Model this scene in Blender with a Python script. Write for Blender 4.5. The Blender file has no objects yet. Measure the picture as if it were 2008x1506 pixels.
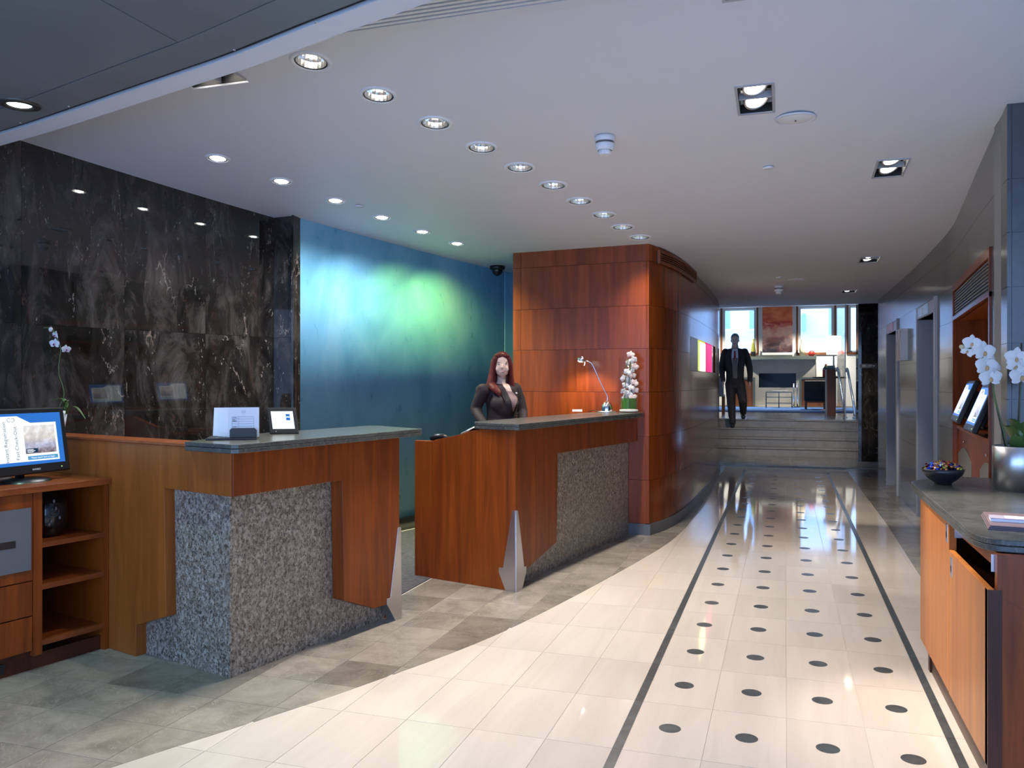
import bpy, bmesh, math, random
from mathutils import Vector, Matrix
random.seed(7)
rnd = random.Random(11)

# ------------------------------------------------------------------ camera
F_PX, EYE, CX, HZ = 1640.0, 1.45, 1004.0, 748.4
TH = math.atan((1540 - 1004) / F_PX)
FW = (-math.sin(TH), math.cos(TH)); RT = (math.cos(TH), math.sin(TH))
scene = bpy.context.scene
COL = scene.collection
cam_d = bpy.data.cameras.new('camera'); cam = bpy.data.objects.new('camera', cam_d)
COL.objects.link(cam); scene.camera = cam
cam.location = (0, 0, EYE); cam.rotation_euler = (math.pi / 2, 0, TH)
cam_d.sensor_width = 36; cam_d.lens = 36 * F_PX / 2008
cam_d.shift_y = -(753 - HZ) / 2008; cam_d.clip_end = 200; cam_d.clip_start = .05

# ------------------------------------------------------------------ world and exposure
w = bpy.data.worlds.new('sky'); scene.world = w; w.use_nodes = True
bg = w.node_tree.nodes['Background']
bg.inputs[0].default_value = (.33, .54, 1.0, 1); bg.inputs[1].default_value = 5.8
scene.view_settings.view_transform = 'Standard'; scene.view_settings.look = 'None'
scene.view_settings.exposure = -0.22; scene.view_settings.gamma = 1
scene.view_settings.use_curve_mapping = False
P_BIG, P_SMALL, P_TWIN, P_LOUNGE = 84, 140, 115, 700

# ------------------------------------------------------------------ pixel helpers (photo frame 2008 x 1506)
def ray(u, v):
    r = (u - CX) / F_PX
    return (FW[0] + r * RT[0], FW[1] + r * RT[1], (HZ - v) / F_PX)
def onz(u, v, z=0.):
    d = ray(u, v); t = (z - EYE) / d[2]; return (d[0] * t, d[1] * t)
def ony(u, v, y):
    d = ray(u, v); t = y / d[1]; return (d[0] * t, y, EYE + d[2] * t)
def onx(u, v, x):
    d = ray(u, v); t = x / d[0]; return (d[1] * t, EYE + d[2] * t)
def onpl(u, v, a, b):
    d = ray(u, v); ex, ey = b[0] - a[0], b[1] - a[1]
    t = (a[0] * (-ey) + ex * a[1]) / (d[0] * (-ey) + ex * d[1])
    x, y = d[0] * t, d[1] * t
    return (((x - a[0]) * ex + (y - a[1]) * ey) / math.hypot(ex, ey), EYE + d[2] * t)
def zc(y):
    return 2.70 + .0078 * max(0, 10.5 - max(y, 2.5)) ** 2
def onceil(u, v):
    d = ray(u, v); lo, hi = .5, 40
    for _ in range(50):
        t = (lo + hi) / 2
        if EYE + d[2] * t < zc(d[1] * t): lo = t
        else: hi = t
    return Vector((d[0] * t, d[1] * t, zc(d[1] * t)))
def unit(a, b):
    n = math.hypot(b[0] - a[0], b[1] - a[1]); return ((b[0] - a[0]) / n, (b[1] - a[1]) / n)
def interp(pts, y):
    if y <= pts[0][1]: return pts[0][0]
    for (x0, y0), (x1, y1) in zip(pts, pts[1:]):
        if y <= y1: return x0 + (x1 - x0) * (y - y0) / (y1 - y0)
    return pts[-1][0]
def smooth_curve(pts, n=6):
    out = []
    for i in range(len(pts) - 1):
        p0 = pts[max(i - 1, 0)]; p1 = pts[i]; p2 = pts[i + 1]; p3 = pts[min(i + 2, len(pts) - 1)]
        for k in range(n):
            t = k / n
            out.append(tuple(.5 * (2 * b + (c - a) * t + (2 * a - 5 * b + 4 * c - d) * t * t + (-a + 3 * b - 3 * c + d) * t ** 3)
                             for a, b, c, d in zip(p0, p1, p2, p3)))
    out.append(tuple(pts[-1])); return out

# ------------------------------------------------------------------ materials
def nodes_of(m): return m.node_tree.nodes, m.node_tree.links
def mat(name, col=(.5, .5, .5), rough=.5, metal=0., spec=.5, emit=None, es=0., alpha=1., trans=0., coat=0., ior=1.5):
    m = bpy.data.materials.new(name); m.use_nodes = True
    b = m.node_tree.nodes['Principled BSDF']
    b.inputs['Base Color'].default_value = (*col, 1); b.inputs['Roughness'].default_value = rough
    b.inputs['Metallic'].default_value = metal; b.inputs['Specular IOR Level'].default_value = spec
    b.inputs['Transmission Weight'].default_value = trans; b.inputs['Coat Weight'].default_value = coat
    b.inputs['Coat Roughness'].default_value = .08; b.inputs['IOR'].default_value = ior; b.inputs['Alpha'].default_value = alpha
    if emit: b.inputs['Emission Color'].default_value = (*emit, 1); b.inputs['Emission Strength'].default_value = es
    return m
def coords(m, scale, rand=6., rot=(0, 0, 0)):
    n, l = nodes_of(m)
    tc = n.new('ShaderNodeTexCoord'); mp = n.new('ShaderNodeMapping'); oi = n.new('ShaderNodeObjectInfo')
    ml = n.new('ShaderNodeMath'); ml.operation = 'MULTIPLY'; ml.inputs[1].default_value = rand
    l.new(oi.outputs['Random'], ml.inputs[0])
    cb = n.new('ShaderNodeCombineXYZ'); 
    for i in range(3): l.new(ml.outputs[0], cb.inputs[i])
    l.new(tc.outputs['Object'], mp.inputs['Vector']); mp.inputs['Scale'].default_value = scale; mp.inputs['Rotation'].default_value = rot
    l.new(cb.outputs[0], mp.inputs['Location'])
    return mp.outputs[0], oi.outputs['Random']
def tex(m, kind, vec, scale, detail=4., rough=.55, dist=0., **kw):
    n, l = nodes_of(m); t = n.new('ShaderNodeTex' + kind); l.new(vec, t.inputs['Vector'])
    t.inputs['Scale'].default_value = scale
    if kind == 'Noise':
        t.inputs['Detail'].default_value = detail; t.inputs['Roughness'].default_value = rough; t.inputs['Distortion'].default_value = dist
    for k, v in kw.items(): setattr(t, k, v)
    return t
def ramp(m, fac, stops):
    n, l = nodes_of(m); r = n.new('ShaderNodeValToRGB'); l.new(fac, r.inputs[0])
    e = r.color_ramp.elements
    while len(e) < len(stops): e.new(.5)
    for i, (p, c) in enumerate(stops):
        e[i].position = p; e[i].color = (*c, 1) if len(c) == 3 else c
    return r.outputs[0]
def mix(m, fac, a, b, mode='MIX'):
    n, l = nodes_of(m); x = n.new('ShaderNodeMix'); x.data_type = 'RGBA'; x.blend_type = mode
    for s, val in ((0, fac), (6, a), (7, b)):
        if hasattr(val, 'is_output') or isinstance(val, bpy.types.NodeSocket): l.new(val, x.inputs[s])
        else: x.inputs[s].default_value = val if s == 0 else (*val, 1)
    return x.outputs[2]
def setc(m, sock, name='Base Color'):
    n, l = nodes_of(m); l.new(sock, n['Principled BSDF'].inputs[name])
def bump(m, fac, strength=.2, dist=.002):
    n, l = nodes_of(m); b = n.new('ShaderNodeBump'); b.inputs['Strength'].default_value = strength; b.inputs['Distance'].default_value = dist
    l.new(fac, b.inputs['Height']); l.new(b.outputs[0], n['Principled BSDF'].inputs['Normal'])
def wood(name, dark, light, rough=.3, s=9., axis=2, coat=.0, spec=.35):
    m = mat(name, rough=rough, coat=coat, spec=spec); sc = [s, s, s]; sc[axis] = s * .07
    v, r = coords(m, sc)
    a = tex(m, 'Noise', v, 1.2, 5, .6, 1.1); b = tex(m, 'Noise', v, 9, 3, .6, .3)
    c = ramp(m, a.outputs[0], [(.3, dark), (.5, tuple((x + y) / 2 for x, y in zip(dark, light))), (.68, light)])
    g = ramp(m, b.outputs[0], [(.35, (.82, .8, .78)), (.6, (1, 1, 1))])
    c = mix(m, .6, c, g, 'MULTIPLY')
    t = ramp(m, r, [(0, (.88, .88, .88)), (1, (1.06, 1.04, 1.02))])
    setc(m, mix(m, 1., c, t, 'MULTIPLY')); return m
def stone(name, c0, c1, rough=.2, s=3., stretch=(1, 1, 1), vein=None, vary=.1, spec=.5, det=7):
    m = mat(name, rough=rough, spec=spec); v, r = coords(m, stretch, 20)
    a = tex(m, 'Noise', v, s, det, .62, .6); c = ramp(m, a.outputs[0], [(.3, c0), (.7, c1)])
    if vein:
        vn = tex(m, 'Noise', v, s * 1.7, 6, .6, 1.8)
        k = ramp(m, vn.outputs[0], [(.485, (0, 0, 0)), (.5, (1, 1, 1)), (.515, (0, 0, 0))])
        c = mix(m, k, c, vein)
    t = ramp(m, r, [(0, (1 - vary,) * 3), (1, (1 + vary * .4,) * 3)])
    setc(m, mix(m, 1., c, t, 'MULTIPLY')); return m

M = {}
M['ceiling'] = mat('white_paint', (.71, .73, .785), .55)
M['limestone'] = stone('cream_limestone', (.68, .60, .515), (.77, .685, .595), .055, 2.2, (3.5, .35, 1), vary=.07)
M['slate'] = stone('grey_brown_stone', (.22, .195, .16), (.40, .355, .295), .22, 4.5, (1, 1, 1), (.40, .36, .30), .28)
M['inlay'] = stone('dark_inlay_stone', (.055, .062, .065), (.10, .11, .112), .25, 9, vary=.15)
M['grout'] = mat('pale_grout', (.55, .5, .44), .8)
M['wallstone'] = stone('grey_wall_stone', (.080, .082, .078), (.145, .146, .138), .17, 2.0, (3, 3, .5), vary=.16, spec=.6)
M['darktile'] = stone('dark_pillar_stone', (.045, .05, .055), (.085, .09, .095), .22, 2, vary=.1)
M['wall_grout'] = mat('wall_grout', (.3, .3, .29), .7)
M['countertop'] = stone('dark_counter_stone', (.050, .054, .051), (.095, .10, .092), .26, 6, (1, 1, 1), (.16, .155, .135), .04)
M['counter_joint'] = mat('counter_joint', (.33, .33, .32), .4)
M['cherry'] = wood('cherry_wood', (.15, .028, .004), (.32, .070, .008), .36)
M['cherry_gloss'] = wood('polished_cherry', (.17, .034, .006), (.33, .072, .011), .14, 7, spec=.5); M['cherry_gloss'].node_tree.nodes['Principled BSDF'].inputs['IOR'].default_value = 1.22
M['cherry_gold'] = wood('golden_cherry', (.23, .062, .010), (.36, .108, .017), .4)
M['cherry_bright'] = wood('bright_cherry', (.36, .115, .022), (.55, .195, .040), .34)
M['cherry_red'] = wood('red_cherry_panel', (.165, .030, .006), (.33, .068, .014), .24, 5, spec=.5)
M['cherry_shelf'] = wood('cherry_shelf', (.20, .045, .012), (.33, .085, .02), .3, 9, 1)
M['wood_dark'] = wood('dark_walnut', (.045, .012, .006), (.09, .025, .011), .35)
M['black'] = mat('black_plastic', (.012, .013, .015), .3)
M['black_matte'] = mat('matte_black', (.014, .014, .016), .7)
M['steel'] = mat('brushed_steel', (.62, .62, .64), .32, 1.)
M['chrome'] = mat('chrome', (.85, .85, .87), .1, 1.)
M['reflector'] = mat('faceted_reflector', (.9, .9, .9), .16, 1.)
M['greymetal'] = mat('grey_laminate', (.13, .135, .14), .4)
M['greylift'] = mat('grey_painted_metal', (.30, .32, .37), .4)
M['greyframe'] = mat('pale_grey_frame', (.42, .43, .46), .35)
M['kiosk_grey'] = mat('warm_grey_plate', (.20, .19, .17), .4)
M['plinth'] = mat('grey_plinth', (.13, .135, .14), .35)
M['soffit'] = stone('dark_soffit_panel', (.16, .18, .19), (.21, .23, .24), .35, 1.5, vary=.05)
M['white'] = mat('white_plastic', (.80, .82, .85), .4)
M['paper'] = mat('white_paper', (.82, .82, .86), .8)
M['print'] = mat('printed_ink', (.10, .10, .12), .8)
M['leather'] = mat('dark_brown_leather', (.02, .014, .012), .45)
def thin_glass(name, refl=1.45, tint=(1, 1, 1)):
    m = bpy.data.materials.new(name); m.use_nodes = True; n, l = nodes_of(m); n.clear()
    o = n.new('ShaderNodeOutputMaterial'); x = n.new('ShaderNodeMixShader'); f = n.new('ShaderNodeLayerWeight'); f.inputs[0].default_value = .5; pw = n.new('ShaderNodeMath'); pw.operation = 'POWER'; pw.inputs[1].default_value = 4; l.new(f.outputs['Facing'], pw.inputs[0]); ma = n.new('ShaderNodeMath'); ma.operation = 'MULTIPLY_ADD'; ma.inputs[1].default_value = .6; ma.inputs[2].default_value = .05; l.new(pw.outputs[0], ma.inputs[0])
    t = n.new('ShaderNodeBsdfTransparent'); t.inputs[0].default_value = (*tint, 1); g = n.new('ShaderNodeBsdfGlossy'); g.inputs['Roughness'].default_value = .02
    l.new(ma.outputs[0], x.inputs[0]); l.new(t.outputs[0], x.inputs[1]); l.new(g.outputs[0], x.inputs[2]); l.new(x.outputs[0], o.inputs[0]); return m
M['glass'] = thin_glass('clear_thin_glass')
M['lamp'] = mat('lit_lamp', (1, 1, 1), .5, emit=(1, .93, .82), es=14)
M['lamp_soft'] = mat('lit_lamp_soft', (1, 1, 1), .5, emit=(1, .95, .88), es=5)
M['petal'] = mat('orchid_petal', (.80, .76, .75), .5); M['petal'].node_tree.nodes['Principled BSDF'].inputs['Subsurface Weight'].default_value = .15
M['petal_pink'] = mat('orchid_petal_blush', (.75, .60, .56), .5)
M['lip'] = mat('orchid_lip', (.55, .36, .16), .5)
M['magenta_lip'] = mat('orchid_magenta_lip', (.32, .01, .16), .5)
M['leaf'] = mat('orchid_leaf', (.07, .14, .035), .35)
M['stem'] = mat('orchid_stem', (.09, .14, .04), .5)
M['stake'] = mat('dark_stake', (.03, .03, .025), .5)
M['soil'] = mat('bark_soil', (.07, .045, .03), .9)
M['pebble'] = mat('white_pebble', (.75, .74, .72), .7)
M['bowl'] = mat('dark_ceramic', (.02, .021, .027), .35)
M['purple'] = mat('mauve_folder', (.17, .115, .13), .5)
M['purple_dark'] = mat('navy_folder_edge', (.045, .04, .07), .5)
M['skirt_black'] = mat('black_skirting', (.012, .012, .012), .25)
M['red_glass'] = mat('red_ceramic', (.45, .03, .02), .2)
M['green_glass'] = mat('olive_ceramic', (.16, .17, .03), .25)
M['cream_vase'] = mat('cream_ceramic', (.55, .50, .34), .35)
M['lampshade'] = mat('lit_lamp_shade', (.95, .93, .9), .8, emit=(1, .97, .92), es=2.2)
M['hearth'] = stone('grey_hearth_stone', (.30, .30, .27), (.38, .37, .33), .5, 3, vary=.02)
M['hearth_dark'] = mat('grey_green_frame', (.10, .12, .11), .4)
M['wallwhite'] = mat('pale_lounge_wall', (.70, .72, .68), .7)
M['upholstery'] = mat('dark_teal_upholstery', (.012, .02, .024), .6)
M['trim_brown'] = wood('brown_trim', (.13, .045, .02), (.22, .085, .035), .4)
M['stair'] = stone('stair_stone', (.21, .185, .15), (.31, .275, .225), .3, 4, vary=.06)
M['facade'] = mat('pale_facade', (.80, .86, .90), .9)
M['facade_win'] = mat('facade_window', (.30, .50, .66), .3)
M['skin'] = mat('skin', (.74, .50, .41), .45); M['skin'].node_tree.nodes['Principled BSDF'].inputs['Subsurface Weight'].default_value = .12
M['eye'] = mat('eye', (.03, .02, .02), .1)
M['eye_white'] = mat('eye_white', (.75, .72, .70), .3)
M['lips'] = mat('lips', (.45, .10, .11), .35)
M['brow'] = mat('brow', (.10, .025, .02), .6)
M['blazer'] = mat('dark_brown_blazer', (.028, .016, .018), .75)
M['blazer_trim'] = mat('black_lapel', (.014, .009, .010), .7)
M['blouse'] = mat('dusty_mauve_top', (.24, .155, .155), .8)
M['suit'] = mat('charcoal_suit', (.028, .022, .022), .75)
M['grey_hair'] = mat('grey_hair', (.22, .24, .26), .6)
M['grey_wool'] = mat('grey_pullover', (.20, .18, .17), .8)
hm = mat('red_hair', rough=.55, spec=.3); v, r = coords(hm, (60, 60, 3)); t = tex(hm, 'Noise', v, 1, 3)
setc(hm, ramp(hm, t.outputs[0], [(.3, (.055, .007, .007)), (.7, (.17, .022, .018))])); M['red_hair'] = hm

# black marble with pale and rusty veins
def black_marble():
    m = mat('black_marble', rough=.02, spec=.8); v, r = coords(m, (1, 1, .42), 30)
    n, l = nodes_of(m)
    base = tex(m, 'Noise', v, 5, 10, .72, .9)
    c = ramp(m, base.outputs[0], [(.36, (.005, .0045, .004)), (.50, (.022, .0195, .017)), (.62, (.060, .053, .047)), (.76, (.13, .115, .10))])
    rust = tex(m, 'Noise', v, 9, 7, .7, .8)
    c = mix(m, ramp(m, rust.outputs[0], [(.57, (0, 0, 0)), (.68, (.4, .4, .4))]), c, (.05, .015, .010))
    nz = tex(m, 'Noise', v, 4, 7, .65)
    ad = n.new('ShaderNodeVectorMath'); ad.operation = 'MULTIPLY_ADD'; ad.inputs[1].default_value = (.3, .3, .3)
    l.new(nz.outputs['Color'], ad.inputs[0]); l.new(v, ad.inputs[2])
    for sc, wd_, lo, hi, col in ((1.7, .005, .54, .62, (.30, .24, .20)), (5.5, .010, .55, .62, (.10, .05, .038)), (3.3, .004, .57, .62, (.40, .36, .31))):
        vo = tex(m, 'Voronoi', ad.outputs[0], sc, feature='DISTANCE_TO_EDGE')
        vk = ramp(m, vo.outputs['Distance'], [(0, (1, 1, 1)), (wd_ * .4, (.6, .6, .6)), (wd_, (0, 0, 0))])
        msk = tex(m, 'Noise', v, 3.1 + sc, 3); mk = ramp(m, msk.outputs[0], [(lo, (0, 0, 0)), (hi, (1, 1, 1))])
        c = mix(m, mix(m, 1., vk, mk, 'MULTIPLY'), c, col)
    fl = tex(m, 'Voronoi', ad.outputs[0], 34); fk = ramp(m, fl.outputs['Distance'], [(.12, (1, 1, 1)), (.24, (0, 0, 0))])
    fm = tex(m, 'Noise', v, 7, 5); fmk = ramp(m, fm.outputs[0], [(.54, (0, 0, 0)), (.62, (.8, .8, .8))])
    c = mix(m, mix(m, 1., fk, fmk, 'MULTIPLY'), c, (.30, .265, .23))
    setc(m, c); return m
M['marble'] = black_marble()
def granite():
    m = mat('speckled_granite', rough=.28); v, r = coords(m, (1, 1, .75), 5)
    a = tex(m, 'Voronoi', v, 75); b = tex(m, 'Noise', v, 80, 4, .7, .8); d = tex(m, 'Noise', v, 30, 5, .7)
    n, l = nodes_of(m); bw = n.new('ShaderNodeRGBToBW'); l.new(a.outputs['Color'], bw.inputs[0])
    c = ramp(m, bw.outputs[0], [(.15, (.23, .185, .135)), (.5, (.36, .305, .235)), (.85, (.45, .40, .325))])
    k = ramp(m, b.outputs[0], [(.40, (1, 1, 1)), (.52, (0, 0, 0))])
    c = mix(m, k, c, (.075, .062, .050))
    k2 = ramp(m, d.outputs[0], [(.4, (.72, .72, .72)), (.62, (1.1, 1.1, 1.1))])
    setc(m, mix(m, 1., c, k2, 'MULTIPLY')); return m
M['granite'] = granite()
def plaster():
    m = mat('blue_polished_plaster', rough=.3, spec=.7); v, r = coords(m, (1, 1, .5), 3)
    a = tex(m, 'Noise', v, 1.5, 6, .6, .8); b = tex(m, 'Noise', v, 9, 6, .6, .2)
    c = ramp(m, a.outputs[0], [(.3, (.11, .34, .53)), (.5, (.17, .45, .64)), (.7, (.26, .53, .69))])
    k = ramp(m, b.outputs[0], [(.3, (.94, .945, .95)), (.7, (1.03, 1.03, 1.02))])
    setc(m, mix(m, 1., c, k, 'MULTIPLY')); bump(m, b.outputs[0], .06, .003)
    setc(m, ramp(m, b.outputs[0], [(.3, (.26,) * 3), (.7, (.36,) * 3)]), 'Roughness'); return m
M['plaster'] = plaster()
def carpet(name, c0, c1, s):
    m = mat(name, rough=.95); v, r = coords(m, (1, 6, 1), 0)
    a = tex(m, 'Noise', v, s, 3, .7); setc(m, ramp(m, a.outputs[0], [(.4, c0), (.65, c1)])); return m
M['carpet'] = carpet('grey_carpet', (.035, .034, .038), (.13, .125, .13), 22)
M['rug'] = carpet('blue_rug', (.02, .07, .24), (.06, .22, .55), 2.5)
def painting():
    m = mat('sunset_abstract', rough=.5); n, l = nodes_of(m)
    tc = n.new('ShaderNodeTexCoord'); sp = n.new('ShaderNodeSeparateXYZ'); l.new(tc.outputs['Generated'], sp.inputs[0])
    mp = n.new('ShaderNodeMapping'); l.new(tc.outputs['Generated'], mp.inputs[0]); mp.inputs['Scale'].default_value = (1.2, 1, 3.2)
    nz = tex(m, 'Noise', mp.outputs[0], 2.2, 8, .65, 1.2)
    ad = n.new('ShaderNodeMath'); ad.operation = 'MULTIPLY_ADD'; l.new(nz.outputs[0], ad.inputs[0]); ad.inputs[1].default_value = .55; l.new(sp.outputs[2], ad.inputs[2])
    c = ramp(m, ad.outputs[0], [(.30, (.04, .04, .06)), (.48, (.34, .24, .23)), (.64, (.85, .45, .33)), (.80, (.90, .55, .36)), (.92, (.62, .10, .07)), (1.0, (.80, .24, .10))])
    d = tex(m, 'Noise', mp.outputs[0], 1.3, 5); k = ramp(m, d.outputs[0], [(.42, (1, 1, 1)), (.6, (.75, .35, .33))])
    setc(m, mix(m, .8, c, k, 'MULTIPLY')); n['Principled BSDF'].inputs['Specular IOR Level'].default_value = .2; return m
M['painting'] = painting()
# lit screens
M['scr_white'] = mat('screen_white', (0, 0, 0), .2, emit=(.86, .95, 1), es=1.5)
M['scr_blue'] = mat('screen_blue', (0, 0, 0), .2, emit=(.03, .20, .70), es=1.1)
M['scr_sky'] = mat('screen_light_blue', (0, 0, 0), .2, emit=(.12, .42, .78), es=1.0)
M['scr_dark'] = mat('screen_navy_print', (0, 0, 0), .2, emit=(.03, .08, .18), es=.7)
def scr_photo():
    m = mat('screen_room_photo', (0, 0, 0), .2); n, l = nodes_of(m); tc = n.new('ShaderNodeTexCoord')
    mp = n.new('ShaderNodeMapping'); l.new(tc.outputs['Generated'], mp.inputs[0]); mp.inputs['Scale'].default_value = (3, 3, 2)
    a = tex(m, 'Noise', mp.outputs[0], 1.8, 4, .6); sp = n.new('ShaderNodeSeparateXYZ'); l.new(tc.outputs['Generated'], sp.inputs[0])
    c = ramp(m, a.outputs[0], [(.35, (.10, .07, .07)), (.5, (.45, .36, .33)), (.62, (.75, .78, .85))])
    k = ramp(m, sp.outputs[2], [(.0, (.12, .06, .07)), (.3, (.45, .5, .75)), (.55, (.9, .85, .8)), (.8, (1, 1, 1))])
    setc(m, mix(m, .62, c, k), 'Emission Color'); n['Principled BSDF'].inputs['Emission Strength'].default_value = 1.2; return m
M['scr_photo'] = scr_photo()
M['niche_yellow'] = mat('backlit_yellow', (.5, .5, .1), .4, emit=(.62, .75, .08), es=1.1)
M['niche_tube'] = mat('lit_tube_glass', (1, 1, .7), .4, emit=(1, 1, .62), es=2.6)
M['niche_pink'] = mat('backlit_magenta', (.6, 0, .2), .4, emit=(1, .0, .22), es=1.1)
CANDY = [mat('foil_' + n, c, .18, .9) for n, c in (('blue', (.02, .08, .6)), ('gold', (.8, .5, .1)), ('red', (.6, .03, .05)), ('copper', (.7, .25, .1)), ('silver', (.8, .75, .8)), ('green', (.4, .5, .1)))]

# ------------------------------------------------------------------ mesh builder
class MB:
    def __init__(s): s.v = []; s.f = []; s.sm = []
    def add(s, vs, fs, smooth=False):
        o = len(s.v); s.v += [tuple(p) for p in vs]; s.f += [tuple(i + o for i in q) for q in fs]; s.sm += [smooth] * len(fs); return s
    def box(s, x0, x1, y0, y1, z0, z1, mtx=None):
        vs = [Vector((x, y, z)) for z in (z0, z1) for x, y in ((x0, y0), (x1, y0), (x1, y1), (x0, y1))]
        if mtx is not None: vs = [mtx @ p for p in vs]
        return s.add(vs, [(3, 2, 1, 0), (4, 5, 6, 7), (0, 1, 5, 4), (1, 2, 6, 5), (2, 3, 7, 6), (3, 0, 4, 7)])
    def prism(s, poly, z0, z1, smooth=False):
        n = len(poly); a = sum(poly[i][0] * poly[(i + 1) % n][1] - poly[(i + 1) % n][0] * poly[i][1] for i in range(n))
        if a < 0: poly = poly[::-1]
        vs = [(x, y, z0) for x, y in poly] + [(x, y, z1) for x, y in poly]
        s.add(vs, [tuple(range(n))[::-1], tuple(range(n, 2 * n))] + [(i, (i + 1) % n, n + (i + 1) % n, n + i) for i in range(n)]); return s
    def slab(s, a, d, poly, t0, t1):
        # vertical plane through a along d; t along (d.y,-d.x)
        nx, ny = d[1], -d[0]; n = len(poly)
        ar = sum(poly[i][0] * poly[(i + 1) % n][1] - poly[(i + 1) % n][0] * poly[i][1] for i in range(n))
        if ar < 0: poly = poly[::-1]
        vs = [(a[0] + d[0] * q + nx * t, a[1] + d[1] * q + ny * t, z) for t in (t1, t0) for q, z in poly]
        return s.add(vs, [tuple(range(n)), tuple(range(n, 2 * n))[::-1]] + [((i + 1) % n, i, n + i, n + (i + 1) % n) for i in range(n)])
    def lathe(s, prof, c=(0, 0, 0), seg=32, smooth=True, mtx=None):
        vs = []; fs = []
        for r, z in prof:
            for k in range(seg):
                p = Vector((r * math.cos(2 * math.pi * k / seg), r * math.sin(2 * math.pi * k / seg), z))
                if mtx is not None: p = mtx @ p
                vs.append(p + Vector(c))
        for i in range(len(prof) - 1):
            for k in range(seg):
                k2 = (k + 1) % seg; fs.append((i * seg + k, i * seg + k2, (i + 1) * seg + k2, (i + 1) * seg + k))
        return s.add(vs, fs, smooth)
    def disc(s, c, r, seg=32, up=True, mtx=None):
        vs = [Vector((r * math.cos(2 * math.pi * k / seg), r * math.sin(2 * math.pi * k / seg), 0)) for k in range(seg)]
        if mtx is not None: vs = [mtx @ p for p in vs]
        f = tuple(range(seg)); return s.add([p + Vector(c) for p in vs], [f if up else f[::-1]])
    def tube(s, path, r, seg=10, smooth=True, caps=True):
        P = [Vector(p) for p in path]; n = len(P); R = r if isinstance(r, (list, tuple)) else [r] * n
        vs = []; fs = []; up = Vector((0, 0, 1)); prev = None
        for i, p in enumerate(P):
            t = (P[min(i + 1, n - 1)] - P[max(i - 1, 0)]).normalized()
            a = prev if prev is not None else (Vector((1, 0, 0)) if abs(t.z) > .9 else up)
            a = (a - t * a.dot(t)).normalized(); b = t.cross(a); prev = a
            for k in range(seg):
                an = 2 * math.pi * k / seg; vs.append(p + (a * math.cos(an) + b * math.sin(an)) * R[i])
        for i in range(n - 1):
            for k in range(seg):
                k2 = (k + 1) % seg; fs.append((i * seg + k, i * seg + k2, (i + 1) * seg + k2, (i + 1) * seg + k))
        s.add(vs, fs, smooth)
        if caps:
            o = len(s.v) - len(vs); s.f.append(tuple(o + k for k in range(seg))[::-1]); s.sm.append(False)
            s.f.append(tuple(o + (n - 1) * seg + k for k in range(seg))); s.sm.append(False)
        return s
    def ball(s, c, r, seg=14, rings=8, mtx=None):
        r = r if isinstance(r, (tuple, list)) else (r, r, r); vs = []; fs = []
        for i in range(rings + 1):
            ph = math.pi * i / rings
            for k in range(seg):
                a = 2 * math.pi * k / seg
                p = Vector((r[0] * math.sin(ph) * math.cos(a), r[1] * math.sin(ph) * math.sin(a), -r[2] * math.cos(ph)))
                if mtx is not None: p = mtx @ p
                vs.append(p + Vector(c))
        for i in range(rings):
            for k in range(seg):
                k2 = (k + 1) % seg; fs.append((i * seg + k, i * seg + k2, (i + 1) * seg + k2, (i + 1) * seg + k))
        return s.add(vs, fs, True)
    def strip(s, rows, smooth=True):      # rows of points -> quads
        n = len(rows[0]); vs = [p for r in rows for p in r]
        return s.add(vs, [(i * n + k, i * n + k + 1, (i + 1) * n + k + 1, (i + 1) * n + k) for i in range(len(rows) - 1) for k in range(n - 1)], smooth)
    def mesh(s, name, off=(0, 0, 0)):
        me = bpy.data.meshes.new(name)
        me.from_pydata([(x - off[0], y - off[1], z - off[2]) for x, y, z in s.v], [], s.f)
        me.polygons.foreach_set('use_smooth', s.sm); me.update(); return me

ROOT = {}
def rootloc(o):
    while o.parent is not None: o = o.parent
    return ROOT.get(o.name, (0, 0, 0))
def tag(o, label=None, cat=None, group=None, kind=None):
    if label: o['label'] = label
    if cat: o['category'] = cat
    if group: o['group'] = group
    if kind: o['kind'] = kind
    return o
def thing(name, label, cat, loc=(0, 0, 0), group=None):
    o = bpy.data.objects.new(name, None); COL.objects.link(o); o.location = loc; o.empty_display_size = .05
    ROOT[o.name] = tuple(loc); return tag(o, label, cat, group)
def part(name, mb, m, parent, label=None, bev=0, local=False):
    off = (0, 0, 0) if local else rootloc(parent)
    me = mb.mesh(name, off) if isinstance(mb, MB) else mb
    o = bpy.data.objects.new(name, me); COL.objects.link(o); o.parent = parent
    me.materials.append(M[m] if isinstance(m, str) else m)
    if label: o['label'] = label
    if bev: bevel(o, bev)
    return o
def bevel(o, wdt):
    b = o.modifiers.new('bevel', 'BEVEL'); b.width = wdt; b.segments = 2; b.limit_method = 'ANGLE'; b.angle_limit = .7
def solo(name, mb, m, loc, label=None, cat=None, group=None, kind=None, bev=0):
    me = mb.mesh(name, loc); o = bpy.data.objects.new(name, me); COL.objects.link(o); o.location = loc
    me.materials.append(M[m] if isinstance(m, str) else m); ROOT[o.name] = tuple(loc)
    if bev: bevel(o, bev)
    return tag(o, label, cat, group, kind)
def struct(name, mb, m, loc=(0, 0, 0), bev=0, label=None): return solo(name, mb, m, loc, label, kind='structure', bev=bev)
def copy_tree(o, loc=None, parent=None, label=None, rotz=None):
    c = o.copy(); COL.objects.link(c); c.parent = parent
    if loc is not None: c.location = loc; ROOT[c.name] = tuple(loc)
    if rotz is not None: c.rotation_euler.z = rotz
    if label: c['label'] = label
    for ch in list(o.children): copy_tree(ch, None, c)
    return c
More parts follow.
